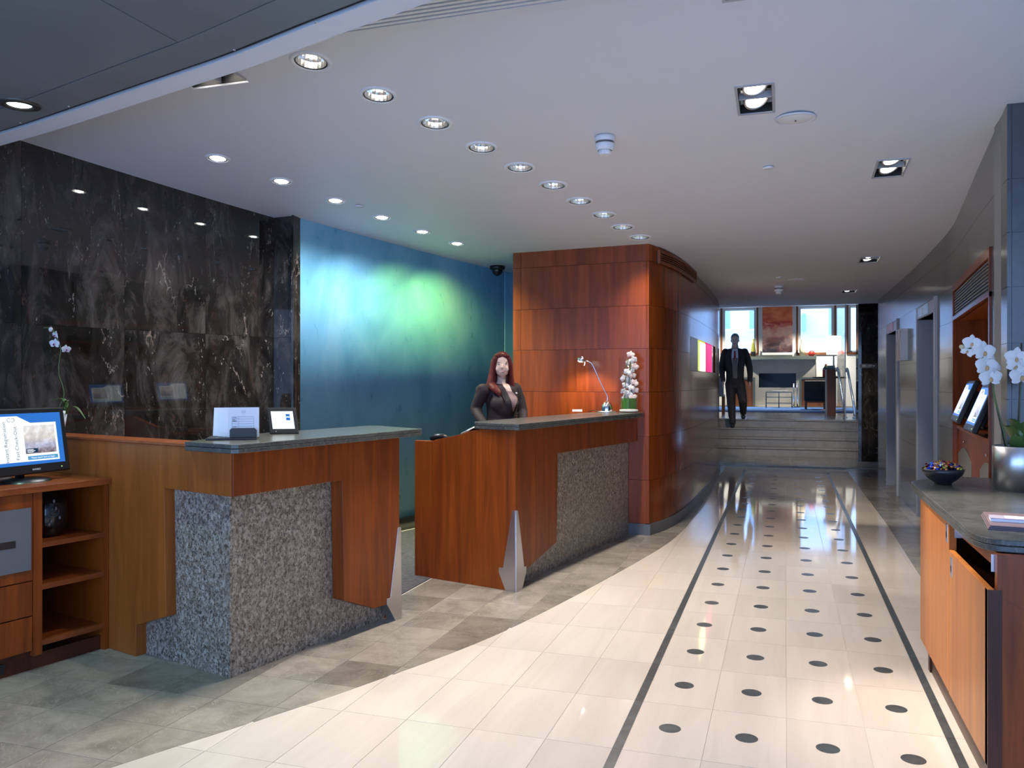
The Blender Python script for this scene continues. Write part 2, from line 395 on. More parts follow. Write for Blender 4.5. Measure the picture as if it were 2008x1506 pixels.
def text_mesh(txt, size, align='CENTER'):
    cu = bpy.data.curves.new('lettering', 'FONT'); cu.body = txt; cu.size = size; cu.align_x = align; cu.align_y = 'CENTER'; cu.resolution_u = 3
    o = bpy.data.objects.new('lettering', cu); COL.objects.link(o); dg = bpy.context.evaluated_depsgraph_get()
    me = bpy.data.meshes.new_from_object(o.evaluated_get(dg)); COL.objects.unlink(o); bpy.data.objects.remove(o); return me
def text(txt, size, mtx, m, parent, name='lettering', align='CENTER'):
    me = text_mesh(txt, size, align); off = Matrix.Translation(-Vector(rootloc(parent)))
    me.transform(off @ mtx); return part(name, me, m, parent)
def frame(o, x, z):       # matrix with columns x-dir, z-up-dir (text plane), normal
    x = Vector(x).normalized(); z = Vector(z); z = (z - x * x.dot(z)).normalized(); n = x.cross(z)
    return Matrix(((x.x, z.x, n.x, o[0]), (x.y, z.y, n.y, o[1]), (x.z, z.z, n.z, o[2]), (0, 0, 0, 1)))
def spot(parent, loc, energy, col, ang, target=None, blend=.6, rad=.03):
    d = bpy.data.lights.new('lamp_light', 'SPOT'); d.energy = energy; d.color = col; d.spot_size = math.radians(ang); d.spot_blend = blend; d.shadow_soft_size = rad
    o = bpy.data.objects.new('lamp_light', d); COL.objects.link(o); o.parent = parent
    rl = rootloc(parent); o.location = Vector(loc) - Vector(rl)
    if target is not None: o.rotation_euler = (Vector(target) - Vector(loc)).to_track_quat('-Z', 'Y').to_euler()
    return o

# ================================================================== FLOOR
XL = smooth_curve([(-3.9, -1.0), (-3.0, 1.2), (-2.409, 2.515), (-2.198, 2.952), (-1.931, 3.541), (-1.58, 4.503), (-1.29, 5.839), (-1.03, 7.352), (-.953, 8.21), (-.932, 8.94), (-.94, 11.0), (-.957, 12.95), (-.965, 15.2), (-.965, 18)])
XR = [(.95, -1), (.955, 6.85), (.98, 9.2), (.97, 11.1), (.958, 12.9), (.952, 15.3), (.952, 18)]
xl = lambda y: interp(XL, y); xr = lambda y: interp(XR, y)
floor = struct('floor', MB().box(-6, 5, -3, 17.1, -.2, -.0022), 'grout')
_cache = {}
def tile(name, x0, x1, y0, y1, m, lo=None, hi=None, g=.0013, z=0.):
    x0 += g; x1 -= g; y0 += g; y1 -= g
    ys = [y0 + (y1 - y0) * k / 6 for k in range(7)]
    L = [max(x0, lo(y) + g) if lo else x0 for y in ys]; R = [min(x1, hi(y) - g) if hi else x1 for y in ys]
    if all(a == x0 for a in L) and all(b == x1 for b in R):
        key = (name, round(x1 - x0, 4), round(y1 - y0, 4))
        if key not in _cache:
            _cache[key] = MB().box(-(x1 - x0) / 2, (x1 - x0) / 2, -(y1 - y0) / 2, (y1 - y0) / 2, -.012, 0).mesh(name); _cache[key].materials.append(M[m])
        o = bpy.data.objects.new(name, _cache[key]); COL.objects.link(o); o.parent = floor; o.location = ((x0 + x1) / 2, (y0 + y1) / 2, z); return o
    ok = [k for k in range(7) if R[k] - L[k] > .002]
    if len(ok) < 2: return None
    poly = [(L[k], ys[k]) for k in ok[::-1]] + [(R[k], ys[k]) for k in ok]
    cx_, cy_ = (x0 + x1) / 2, (y0 + y1) / 2
    me = MB().prism([(a - cx_, b - cy_) for a, b in poly], -.012, 0).mesh(name); me.materials.append(M[m])
    o = bpy.data.objects.new(name, me); COL.objects.link(o); o.parent = floor; o.location = (cx_, cy_, z); return o
ROW0, ROWP = 3.53, .5225
rows = [ROW0 - ROWP / 2 + ROWP * k for k in range(-4, 23)]
colsx = [-3.095 + .31 * k for k in range(8)] + [-.65]
inner = [-.613, -.305, .005, .315, .62]
for y0, y1 in zip(rows, rows[1:]):
    if y1 > 15.15: y1 = 15.15
    if y1 - y0 < .05: continue
    for x0, x1 in zip(colsx, colsx[1:]):
        if x1 > min(xl(y0), xl(y1)): tile('limestone_tile', x0, x1, y0, y1, 'limestone', lo=xl)
    for x0, x1 in zip(inner, inner[1:]): tile('limestone_tile', x0, x1, y0, y1, 'limestone')
    tile('limestone_tile', .657, .935, y0, y1, 'limestone', hi=xr)
    tile('limestone_tile', .935, 1.10, y0, y1, 'limestone', hi=xr)
    if y0 < 13.9:
        for x0, x1 in ((-.65, -.613), (.62, .657)): tile('border_strip', x0, x1, y0, min(y1, 13.95), 'inlay', g=.0006)
    else:
        for x0, x1 in ((-.65, -.613), (.62, .657)): tile('limestone_tile', x0, x1, y0, y1, 'limestone')
dm = MB().prism([(.0455 * math.cos(a * math.pi / 16), .0455 * math.sin(a * math.pi / 16)) for a in range(32)], -.004, .0004).mesh('inlay_dot'); dm.materials.append(M['inlay'])
for k in range(-2, 20):
    for x in (-.459, -.15, .16, .4675):
        o = bpy.data.objects.new('inlay_dot', dm); COL.objects.link(o); o.parent = floor; o.location = (x, ROW0 + ROWP * k, 0)
part('cross_strip', MB().box(-.65, .657, 13.95, 13.975, -.004, .0004), 'inlay', floor)
# grey brown stone in front of the desks
gy = [2.56 + .327 * k for k in range(-5, 39)]
for y0, y1 in zip(gy, gy[1:]):
    for k in range(-13, 6):
        x0 = .005 + .31 * k; x1 = x0 + .31
        lim = -5 if y1 < 4.7 else (-2.5 if y1 < 8.2 else -1.6)
        if x0 < lim - .05 or x0 > max(xl(y0), xl(y1)) or x0 < -4.1: continue
        tile('stone_tile', x0, x1, y0, min(y1, 15.1), 'slate', hi=xl)
gy2 = [4.2 + .6 * k for k in range(19)]
for y0, y1 in zip(gy2, gy2[1:]):
    for x0, x1 in ((.935, 1.245), (1.245, 1.62)):
        tile('stone_tile', x0, x1, y0, min(y1, 15.1), 'slate', lo=xr)
for x0 in [-2.4 + .31 * k for k in range(13)]:
    for y0, y1 in ((15.15, 15.8), (15.8, 16.45), (16.45, 17.05)): tile('stone_tile', x0, x0 + .31, y0, y1, 'slate')
solo('carpet', MB().prism([(-2.487, 4.95), (-2.487, 5.68), (-2.46, 8.0), (-2.66, 8.05), (-2.66, 9.33), (-2.9, 9.24), (-3.08, 8.9), (-3.5, 7.4), (-3.9, 6.05), (-4.12, 6.05), (-4.5, 4.75), (-3.3, 4.3), (-2.7, 4.75)], -.003, .004), 'carpet', (-3.4, 7, 0), 'dark grey flecked carpet behind the reception desks', 'carpet')

# ================================================================== STAIRS
stairs = struct('stairs', MB().slab((0, 0), (0, 1), [(17.075, -.1), (18.3, -.1), (18.3, .672), (17.975, .672), (17.975, .502), (17.675, .502), (17.675, .332), (17.375, .332), (17.375, .162), (17.075, .162)], -2.6, 1.5), 'stair')
xb = [-2.6, -1.68, -.75, .18, 1.12, 1.5]
for k in range(4):
    y0 = 17.05 + .3 * k; z1 = .17 * (k + 1)
    for a, b in zip(xb, xb[1:]):
        part('riser', MB().box(a + .001, b - .001, y0 + .02, y0 + .32, z1 - .17, z1 - .035), 'stair', stairs)
        part('tread', MB().box(a + .001, b - .001, y0 - .012, y0 + .33, z1 - .035, z1), 'stair', stairs, bev=.008)

# ================================================================== LEFT WALLS
WA, WB = (-4.71, 4.17), (-4.145, 6.146); wd = unit(WA, WB); WL = math.hypot(WB[0] - WA[0], WB[1] - WA[1])
wall_left = struct('wall_left', MB().slab(WA, wd, [(-9, 0), (WL + .2, 0), (WL + .2, 3.4), (-9, 3.4)], -.3, -.03), 'black_matte', (-4.7, 4, 0))
sb = [-6, -3.2, -1.05] + [onpl(u, 645, WA, WB)[0] for u in (42, 244, 403)] + [WL]
for s0, s1 in zip(sb, sb[1:]):
    for z0, z1 in ((0, .9), (.9, 1.825), (1.825, 3.35)):
        part('marble_slab', MB().slab(WA, wd, [(s0 + .001, z0 + .001), (s1 - .001, z0 + .001), (s1 - .001, z1 - .001), (s0 + .001, z1 - .001)], -.03, 0), 'marble', wall_left)
PA, PB = WB, (-3.93, 6.13); pd = unit(PA, PB); PW = math.hypot(PB[0] - PA[0], PB[1] - PA[1])
pil = struct('wall_pilaster', MB().slab(PA, pd, [(-.02, 0), (PW - .012, 0), (PW - .012, 3.2), (-.02, 3.2)], -.25, -.02), 'black_matte', (-4.03, 6.2, 0))
for z0, z1 in ((0, .9), (.9, 1.825), (1.825, 3.2)):
    part('marble_slab', MB().slab(PA, pd, [(.001, z0 + .001), (PW - .001, z0 + .001), (PW - .001, z1 - .001), (.001, z1 - .001)], -.02, 0), 'marble', pil)
part('marble_edge', MB().slab(PB, (.0, 1), [(-.02, 0), (.2, 0), (.2, 3.2), (-.02, 3.2)], -.02, 0), 'marble', pil)
BW = [(-3.95, 6.15), (-3.55, 7.45), (-3.12, 8.92), (-3.05, 9.12), (-2.92, 9.28), (-2.75, 9.36), (-2.2, 9.42)]
bw = smooth_curve(BW, 8)
def curtain(pts, z0, z1, th, m, name, loc, kind=None):
    mb = MB(); n = len(pts); nr = []
    for i in range(n):
        a = pts[max(i - 1, 0)]; b = pts[min(i + 1, n - 1)]; d = unit(a, b); nr.append((-d[1], d[0]))
    zt = (lambda y: z1) if not callable(z1) else z1
    o = [(p[0] + q[0] * th, p[1] + q[1] * th) for p, q in zip(pts, nr)]
    rows_ = [[(p[0], p[1], zt(p[1])) for p in pts], [(p[0], p[1], z0) for p in pts], [(p[0], p[1], z0) for p in o], [(p[0], p[1], zt(p[1])) for p in o], [(p[0], p[1], zt(p[1])) for p in pts]]
    mb.strip(rows_)
    for e in (0, n - 1): mb.add([r[e] for r in rows_[:4]], [(0, 1, 2, 3)])
    return mb
wall_blue = struct('wall_left_plaster', curtain(bw, 0, 3.1, .15, 'plaster', '', None), 'plaster', (-3.5, 7.5, 0))
nrm = MB(); sk = [(p[0] + .014 * .96, p[1] - .014 * .28) for p in bw]
struct('baseboard_left', curtain(sk, 0, .12, .013, '', '', None), 'skirt_black', (-3.5, 7.5, 0))

# ================================================================== CHERRY PANELLED BLOCK
BF = ((-1.224, 7.905), (-2.612, 8.03)); bd = unit(*BF)     # front face, running left
blk_side = smooth_curve([(-1.224, 7.905), (-1.12, 8.25), (-1.05, 8.8), (-1.005, 9.5), (-.985, 10.4), (-.972, 11.4), (-.972, 12.4), (-.99, 13.3), (-1.03, 14.1)], 6)
def bx_at(y): return interp(blk_side, y)
core = [(x - .03, y + .03) for x, y in blk_side] + [(-1.1, 14.12), (-2.59, 14.12), (-2.59, 8.06)]
block = struct('wall_panelled_block', MB().prism(core, 0, 2.9), 'wood_dark', (-1.8, 9, 0))
zr = [.105, .518, .932, 1.352, 1.765, 2.172, 2.59, 2.80]
for z0, z1 in zip(zr, zr[1:]):
    for s0, s1 in ((0, 1.31), (1.31, 1.396)):
        part('wood_panel', MB().slab((BF[0][0] + bd[0] * s1, BF[0][1] + bd[1] * s1), (-bd[0], -bd[1]), [(.0012, z0 + .0015), (s1 - s0 - .0012, z0 + .0015), (s1 - s0 - .0012, z1 - .0015), (.0012, z1 - .0015)], -.028, 0), 'cherry_red', block)
def y_on_curve(fn, u, y0, y1):
    for _ in range(50):
        ym = (y0 + y1) / 2; x = fn(ym); dep = x * FW[0] + ym * FW[1]; uu = CX + F_PX * (x * RT[0] + ym * RT[1]) / dep
        if (uu < u) == (fn is bx_at): y0 = ym
        else: y1 = ym
    return (y0 + y1) / 2
ys = [7.905] + [y_on_curve(bx_at, u, 7.91, 13.2) for u in (1303.6, 1331, 1353, 1370, 1389)] + [13.0, 14.1]
NZ0, NZ1, NY0, NY1 = 1.57, 1.955, ys[3], 12.55
def curved_panel(fn, y0, y1, z0, z1, th, n=5, left=True):
    yy = [y0 + (y1 - y0) * k / n for k in range(n + 1)]; s = -1 if left else 1
    fr = [(fn(y), y) for y in yy]; bk = [(fn(y) + s * th, y) for y in yy]
    return MB().prism(fr + bk[::-1], z0, z1)
for i, (y0, y1) in enumerate(zip(ys, ys[1:])):
    lev = zr if i < 3 else [.105, .518, .932, 1.352, NZ0, NZ1, 2.172, 2.59, 2.80]
    for z0, z1 in zip(lev, lev[1:]):
        if i >= 3 and z0 == NZ0:
            if i == len(ys) - 3: part('wood_panel', curved_panel(bx_at, NY1, y1 - .001, z0 - .001, z1 + .001, .028), 'cherry_gloss', block)
            if i < len(ys) - 2: continue
        part('wood_panel', curved_panel(bx_at, y0 + .0012, y1 - .0012, z0 + .0015, z1 - .0015, .028), 'cherry_gloss', block)
pl_side = [(x + .012, y) for x, y in blk_side[1:]]
pl = [(-1.21, 7.89)] + pl_side
struct('baseboard_block', MB().prism([(x, y) for x, y in pl] + [(x - .06, y) for x, y in pl[::-1]], 0, .105).slab((-2.0, 7.962), unit((-2.0, 7.962), (-1.21, 7.89)), [(0, 0), (.79, 0), (.79, .105), (0, .105)], -.02, .0), 'plinth', (-1.1, 9, 0))
# lit display recess
nb = thing('display_niche', 'lit display niche with yellow and magenta glass set in the cherry wall', 'display niche', (-1.15, 11, 1.57))
def npan(y0, y1, d, z0=NZ0, z1=NZ1, th=.012): return curved_panel(lambda y: bx_at(y) - d, y0, y1, z0, z1, th)
q = lambda u: y_on_curve(bx_at, u, 9, 13.2)
part('sill', curved_panel(bx_at, NY0, NY1, NZ0 - .004, NZ0 + .008, .0295), 'greymetal', nb)
part('grey_panel', npan(NY0 + .06, q(1369), .004), 'greyframe', nb)
part('yellow_panel', npan(q(1369), q(1385.5), .018, NZ0 + .008), 'niche_yellow', nb, 'backlit yellow glass panel')
part('light_tube', npan(q(1375), q(1384.5), .008, NZ0 + .008, NZ1 - .02, .008), 'niche_tube', nb, 'glowing pale yellow tube light')
part('magenta_panel', npan(q(1385.5), q(1398), .014, NZ0 + .008), 'niche_pink', nb, 'backlit magenta glass panel')
part('end_strip', npan(q(1398), q(1400), .012), 'chrome', nb)
# air grille at the top of the block
gr = thing('air_grille', 'long slatted air grille at ceiling on the cherry block', 'air grille', (-1.05, 9, 2.6))
gy0, gy1 = 8.05, 9.75
gz = lambda y: zc(y) - .005
part('backing', curved_panel(lambda y: bx_at(y) + .012, gy0, gy1, 2.585, 2.70, .012), 'black_matte', gr)
for k in range(5): part('slat', curved_panel(lambda y: bx_at(y) + .03, gy0 + .02, gy1 - .02, 2.605 + .02 * k, 2.613 + .02 * k, .02), 'cherry', gr)
for zz in ((2.58, 2.60), (2.695, 2.712)): part('rail', curved_panel(lambda y: bx_at(y) + .034, gy0, gy1, *zz, .022), 'cherry', gr)
for yy in (gy0, gy1 - .02): part('end_rail', curved_panel(lambda y: bx_at(y) + .034, yy, yy + .02, 2.60, 2.695, .022), 'cherry', gr)

# ================================================================== RIGHT WALL
RWP = smooth_curve([(1.124, 5.06), (1.151, 5.483), (1.214, 6.336), (1.284, 7.165), (1.336, 7.85), (1.345, 8.5), (1.347, 9.3), (1.352, 10.), (1.358, 11.4), (1.36, 12.8), (1.36, 14.0), (1.36, 15.6)], 4)
rx = lambda y: interp(RWP, y)
qr = lambda u: y_on_curve(rx, u, 5.06, 15.5)
D1a, D1b, D2a_, D2b_ = qr(1740), qr(1760), qr(1800), qr(1835)
N0, N1 = qr(1944), qr(1870)
D1a, D1b = D1b, D1a; D2a_, D2b_ = D2b_, D2a_      # near, far
DH = 2.11
back = lambda y: rx(y) + .03
wall_right = struct('wall_right', MB(), 'wall_grout', (1.5, 10, 0))
mbw = MB()
def wseg(y0, y1, z0, z1): mbw.v, mbw.f, mbw.sm = (lambda t: (mbw.v + t.v, mbw.f + [tuple(i + len(mbw.v) for i in f) for f in t.f], mbw.sm + t.sm))(curved_panel(lambda y: rx(y) + .012, y0, y1, z0, z1, .35, 8, False))
wseg(5.075, N0, 0, 3.0); wseg(N0, N1, 2.25, 3.0); wseg(N1, D2a_, 0, 3.0); wseg(D2a_, D2b_, DH, 2.9); wseg(D2b_, D1a, 0, 2.9); wseg(D1a, D1b, DH, 2.9); wseg(D1b, 14.02, 0, 2.9)
wall_right.data = mbw.mesh('wall_right', (1.5, 10, 0)); wall_right.data.materials.append(M['wall_grout'])
zrow = [0, .14, .44, .745, 1.05, 1.355, 1.655, 1.955, 2.245, 2.53, 3.0]
def seg_breaks(a, b, step=.62):
    n = max(1, round((b - a) / step)); return [a + (b - a) * k / n for k in range(n + 1)]
for a, b, zlo in ((5.06, N0, 0), (N0, N1, 2.25), (N1, D2a_, 0), (D2a_, D2b_, 2.235), (D2b_, D1a, 0), (D1a, D1b, 2.235), (D1b, 14.02, 0)):
    br = seg_breaks(a, b)
    for y0, y1 in zip(br, br[1:]):
        for z0, z1 in zip(zrow, zrow[1:]):
            z0 = max(z0, zlo)
            if z1 - z0 < .02: continue
            part('wall_tile', curved_panel(rx, y0 + .001, y1 - .001, z0 + .001, z1 - .001, .012, 3, False), 'wallstone', wall_right)
# pillar face turned to the lobby
pf = struct('wall_pillar', MB().box(1.135, 3.4, 5.072, 5.4, 0, 3.05), 'wall_grout', (1.6, 5.07, 0))
xp = [1.124, 1.146, 1.75, 2.35, 2.95, 3.4]
for x0, x1 in zip(xp, xp[1:]):
    for z0, z1 in zip(zrow, zrow[1:]):
        part('wall_tile', MB().box(x0 + .001, x1 - .001, 5.06, 5.072, z0 + .001, z1 - .001), 'darktile', pf)
# lift doorways
def lift(n, y0, y1, sign, lab):
    d = struct('door_%d' % n, MB().box(rx(y1) + .30, rx(y1) + .34, y0 - .05, y1 + .0, 0, DH), 'greylift', (1.6, y1, 0), label=lab)
    part('far_reveal', MB().box(rx(y1) - .002, rx(y1) + .32, y1 - .004, y1 + .03, 0, DH), 'greylift', d)
    part('near_reveal', MB().box(rx(y0) + .0, rx(y0) + .32, y0 - .03, y0, 0, DH), 'greylift', d)
    part('head_reveal', MB().box(rx(y0) + .0, rx(y0) + .32, y0, y1, DH, DH + .03), 'greylift', d)
    part('frame_head', curved_panel(lambda y: rx(y) - .012, y0, y1, DH, 2.235, .02, 3, False), 'greyframe', d)
    part('frame_near', curved_panel(lambda y: rx(y) - .022, y0 - .09, y0, 0, 2.25, .03, 2, False), 'greyframe', d, bev=.004)
    part('frame_far', curved_panel(lambda y: rx(y) - .014, y1, y1 + .03, 0, 2.235, .022, 2, False), 'greyframe', d)
    ym, wy = (y0 + y1) / 2 + .1 * (y1 - y0), (y1 - y0) * .3
    s = part('indicator_plate', curved_panel(lambda y: rx(y) - .017, ym - wy, ym + wy, DH + .012, 2.225, .006, 3, False), sign, d)
    part('arrow_mark', MB().slab((rx(ym) - .0175, ym), (0, -1), [(-.05, 2.135), (.05, 2.135), (.0, 2.205)], -.002, .001), 'paper', s)
    return d
M['sign_blue'] = mat('pale_blue_plate', (.42, .52, .62), .25); M['sign_red'] = mat('red_plate', (.55, .14, .12), .35)
lift(1, D1a, D1b, 'sign_red', 'far lift doorway with red indicator plate')
lift(2, D2a_, D2b_, 'sign_blue', 'near lift doorway with pale blue indicator plate')
# small framed picture between the lifts
py0, py1 = qr(1780), qr(1770.5)
pic = thing('framed_picture', 'small upright canvas print between the two lift doorways', 'picture', (1.33, (py0 + py1) / 2, 1.7))
pz0, pz1 = 1.72, 2.10
part('frame', MB().box(rx(py0) - .075, rx(py0), py0, py1, 1.70, 2.07), 'white', pic)
pm = mat('picture_print', rough=.4); n_, l_ = nodes_of(pm); tc_ = n_.new('ShaderNodeTexCoord'); wv = n_.new('ShaderNodeTexNoise'); wv.inputs['Scale'].default_value = 4
mp_ = n_.new('ShaderNodeMapping'); mp_.inputs['Scale'].default_value = (1, 2.4, .35); l_.new(tc_.outputs['Generated'], mp_.inputs[0]); l_.new(mp_.outputs[0], wv.inputs[0])
setc(pm, ramp(pm, wv.outputs[0], [(.36, (.12, .05, .03)), (.5, (.55, .33, .22)), (.58, (.85, .8, .7))])); M['picprint'] = pm
part('print', MB().box(rx(py0) - .077, rx(py0) - .074, py0 + .01, py1 - .004, 1.71, 2.06), 'picprint', pic)

# ================================================================== MARBLE PIER AND SIGN AT THE STAIRS
pr = struct('wall_stair_pier', MB().box(1.19, 1.62, 15.5, 16.0, .08, 2.9), 'marble', (1.3, 15.5, 0))
part('base', MB().box(1.18, 1.63, 15.485, 16.0, 0, .08), 'slate', pr)
sg = thing('room_sign', 'small dark room number sign on the black marble pier', 'sign', (1.37, 15.49, 1.78))
sc = ony(1702.5, 717.5, 15.49)
part('plate', MB().box(sc[0] - .13, sc[0] + .13, 15.484, 15.4995, sc[2] - .032, sc[2] + .032), mat('sign_navy', (.012, .016, .03), .3), sg)
sgm = mat('sign_ink', (.45, .48, .46), .5)
for a, b, c_, d_ in ((-.132, .132, .030, .034), (-.132, .132, -.034, -.030), (-.134, -.130, -.034, .034), (.130, .134, -.034, .034)):
    part('sign_border', MB().box(sc[0] + a, sc[0] + b, 15.482, 15.4995, sc[2] + c_, sc[2] + d_), 'greymetal', sg)
text('101-107', .05, frame((sc[0] - .02, 15.4825, sc[2] - .001), (1, 0, 0), (0, 0, 1)), sgm, sg)
part('arrow', MB().slab((sc[0] + .085, 15.4825), (1, 0), [(-.022, -.004 + sc[2]), (.004, -.004 + sc[2]), (.004, -.014 + sc[2]), (.022, sc[2]), (.004, .014 + sc[2]), (.004, .004 + sc[2]), (-.022, .004 + sc[2])], -.001, .001), sgm, sg)

# ================================================================== CEILING
BIG = [onceil(*p) for p in ((610, 120), (742, 186), (853, 241), (945, 289), (1020, 328), (1085, 363), (1137, 394), (1184, 421), (1221, 445), (1255, 465))]
SMALL = [onceil(*p) for p in ((427, 310), (552, 355), (658, 393), (749, 426), (828, 454), (896, 477))]
TWIN = [(onceil(1481, 195), 0), (onceil(1746, 330), 0), (onceil(1705, 509), 0), (onceil(1665, 571), 0), (Vector((-2.90, 3.72, zc(3.72))), 90), (Vector((-.155, 3.47, zc(3.47))), 0)]
yy = [-2.6, 0, 2.5] + [2.5 + .25 * k for k in range(1, 49)]
prof = [(y, zc(y)) for y in yy if y <= 14.5]
cb_ = MB().slab((0, 0), (0, 1), prof + [(14.5, 3.75), (-2.6, 3.75)], -5.6, 3.6)
ceil_o = struct('ceiling', cb_, 'ceiling')
cut = MB()
def tilt(y): return Matrix.Rotation(math.atan(-.0156 * max(0, 10.5 - max(y, 2.5))), 4, 'X')
for p in BIG: cut.lathe([(0.0001, -.1), (.083, -.1), (.083, .2), (.0001, .2)], p, 24, False)
for p in SMALL: cut.lathe([(.0001, -.1), (.066, -.1), (.066, .2), (.0001, .2)], p, 24, False)
for p, a in TWIN: cut.box(-.088, .088, -.178, .178, -.1, .2, Matrix.Translation(p) @ Matrix.Rotation(math.radians(a), 4, 'Z'))
co = bpy.data.objects.new('cutter', cut.mesh('cutter')); COL.objects.link(co)
bm = bmesh.new(); bm.from_mesh(co.data); bmesh.ops.remove_doubles(bm, verts=bm.verts, dist=.0005); bmesh.ops.recalc_face_normals(bm, faces=bm.faces); bm.to_mesh(co.data); bm.free()
bm = bmesh.new(); bm.from_mesh(ceil_o.data); bmesh.ops.recalc_face_normals(bm, faces=bm.faces); bm.to_mesh(ceil_o.data); bm.free()
bo = ceil_o.modifiers.new('holes', 'BOOLEAN'); bo.object = co; bo.operation = 'DIFFERENCE'; bo.solver = 'EXACT'
dg = bpy.context.evaluated_depsgraph_get(); new = bpy.data.meshes.new_from_object(ceil_o.evaluated_get(dg))
ceil_o.modifiers.clear(); ceil_o.data = new; bpy.data.objects.remove(co)

# downlights
WARM = (1, .92, .82)
def downlight(name, ro, ri, label, group, energy, ang, aim, blend=.8, zl=.04, lm='lamp'):
    t = thing(name, label, 'downlight', (0, 0, 0), group)
    part('trim_ring', MB().lathe([(ro, .004), (ro, -.004), (ro - .006, -.009), (ri + .004, -.008), (ri + .002, .0), (ri + .002, .06)], seg=40), 'white', t, local=True)
    part('gasket', MB().lathe([(ri + .002, -.006), (ri - .004, -.004), (ri - .003, .02)], seg=40), 'black', t, local=True)
    part('reflector', MB().lathe([(ri - .004, -.003), (ri * .92, .03), (ri * .72, .085), (ri * .6, .11)], seg=22, smooth=False), 'reflector', t, local=True)
    part('lamp', MB().lathe([(.001, zl), (ri * .25, zl + .004), (ri * .36, zl + .02), (ri * .4, .105)], seg=24), lm, t, local=True)
    sp_ = spot(t, (0, 0, -.016), energy, WARM, ang, Vector((0, 0, -.016)) + Vector(aim), blend, .035)
    return t
ORD = ['first', 'second', 'third', 'fourth', 'fifth', 'sixth', 'seventh', 'eighth', 'ninth', 'tenth']
big0 = downlight('large_downlight', .105, .08, '', 'row of ten large ceiling downlights', P_BIG, 124, (.13, -.1, -1), 1.)
for i, p in enumerate(BIG):
    o = big0 if i == 0 else copy_tree(big0)
    o.location = p; o.rotation_euler.x = math.atan(-.0156 * (10.5 - p.y)) ; ROOT[o.name] = tuple(p)
    o['label'] = 'large white rimmed downlight, %s from the dark soffit in the row of ten' % ORD[i]
small0 = downlight('small_downlight', .082, .06, '', 'row of six small downlights near the left wall', P_SMALL, 116, (-.12, .08, -1), 1., .004, mat('bright_capsule', (1, 1, 1), .5, emit=(1, .97, .92), es=45))
for i, p in enumerate(SMALL):
    o = small0 if i == 0 else copy_tree(small0)
    o.location = p; o.rotation_euler.x = math.atan(-.0156 * (10.5 - p.y)); ROOT[o.name] = tuple(p)
    o['label'] = 'small chrome downlight, %s from the dark soffit in the row along the left wall' % ORD[i]
    for ch in o.children:
        if ch.type == 'LIGHT':
            ch.data = ch.data.copy()
            ch.data.color = (.96, .97, 1.0) if i < 4 else (.76, .90, .22)
            if i >= 4: ch.data.energy *= 1.45; ch.rotation_euler = Vector((-.15, .45, -1)).to_track_quat('-Z', 'Y').to_euler()
            if i < 2: ch.data.energy *= .8
            if i in (2, 3): ch.data.energy *= 1.25; ch.rotation_euler = Vector((-.18, .4, -1)).to_track_quat('-Z', 'Y').to_euler()
# twin spots
def twin():
    t = thing('twin_spot', '', 'spotlight', (0, 0, 0), 'recessed twin spotlights')
    a, b, wd_ = .1, .19, .014
    fr = MB()
    for x0, x1, y0, y1 in ((-a, a, -b, -b + wd_), (-a, a, b - wd_, b), (-a, -a + wd_, -b + wd_, b - wd_), (a - wd_, a, -b + wd_, b - wd_)): fr.box(x0, x1, y0, y1, -.006, .01)
    part('frame', fr, 'greyframe', t, local=True)
    bx = MB()
    for x0, x1, y0, y1, z0, z1 in ((-.0875, .0875, -.1775, .1775, .13, .135), (-.0875, -.084, -.1775, .1775, .0, .13), (.084, .0875, -.1775, .1775, .0, .13), (-.0875, .0875, -.1775, -.174, 0, .13), (-.0875, .0875, .174, .1775, 0, .13)): bx.box(x0, x1, y0, y1, z0, z1)
    part('recess', bx, 'black_matte', t, local=True)
    part('divider', MB().box(-.084, .084, -.006, .006, .005, .04), 'greyframe', t, local=True)
    for y in (-.088, .088):
        R_ = Matrix.Translation((0, y, .045)) @ Matrix.Rotation(math.radians(-24), 4, 'X') @ Matrix.Rotation(math.radians(-20), 4, 'Y')
        g = part('lamp_head', MB().lathe([(.03, .06), (.066, .03), (.07, -.012), (.062, -.016), (.058, -.008)], mtx=R_, seg=28), 'steel', t, local=True)
        part('lamp_face', MB().disc((0, 0, 0), .06, 26, False, R_ @ Matrix.Translation((0, 0, -.008))), 'lamp', g, local=True)
    return t
tw0 = twin()
TL = ['twin square spotlight nearest the round ceiling speaker', 'twin spotlight on the right of the ceiling nearest the tiled pillar', 'twin spotlight further along the corridor by the curved tiled wall',
      'twin spotlight farthest down the corridor near the stairs', 'twin spotlight half hidden behind the dark soffit edge', 'twin spotlight cut off at the top edge of the picture']
TP = [2.4, .8, 1.6, 2.1, .7, .5]
AIM = [((.95, 4.3, .9), (.72, 4.0, .4)), ((.75, 8.2, 0), (.8, 7.2, 0)), ((.8, 12.0, 0), (.85, 9.9, 0)), ((.5, 17.3, .3), (-.3, 17.2, .3)), ((-2.2, 2.6, 0), (-1.5, 3.2, 0)), ((-.9, 3.6, 0), (.4, 4.2, 0))]
for i, (p, a) in enumerate(TWIN):
    o = tw0 if i == 0 else copy_tree(tw0)
    o.location = p; o.rotation_euler = (math.atan(-.0156 * max(0, 10.5 - p.y)) if a == 0 else 0, 0, math.radians(a)); o['label'] = TL[i]; ROOT[o.name] = tuple(p)
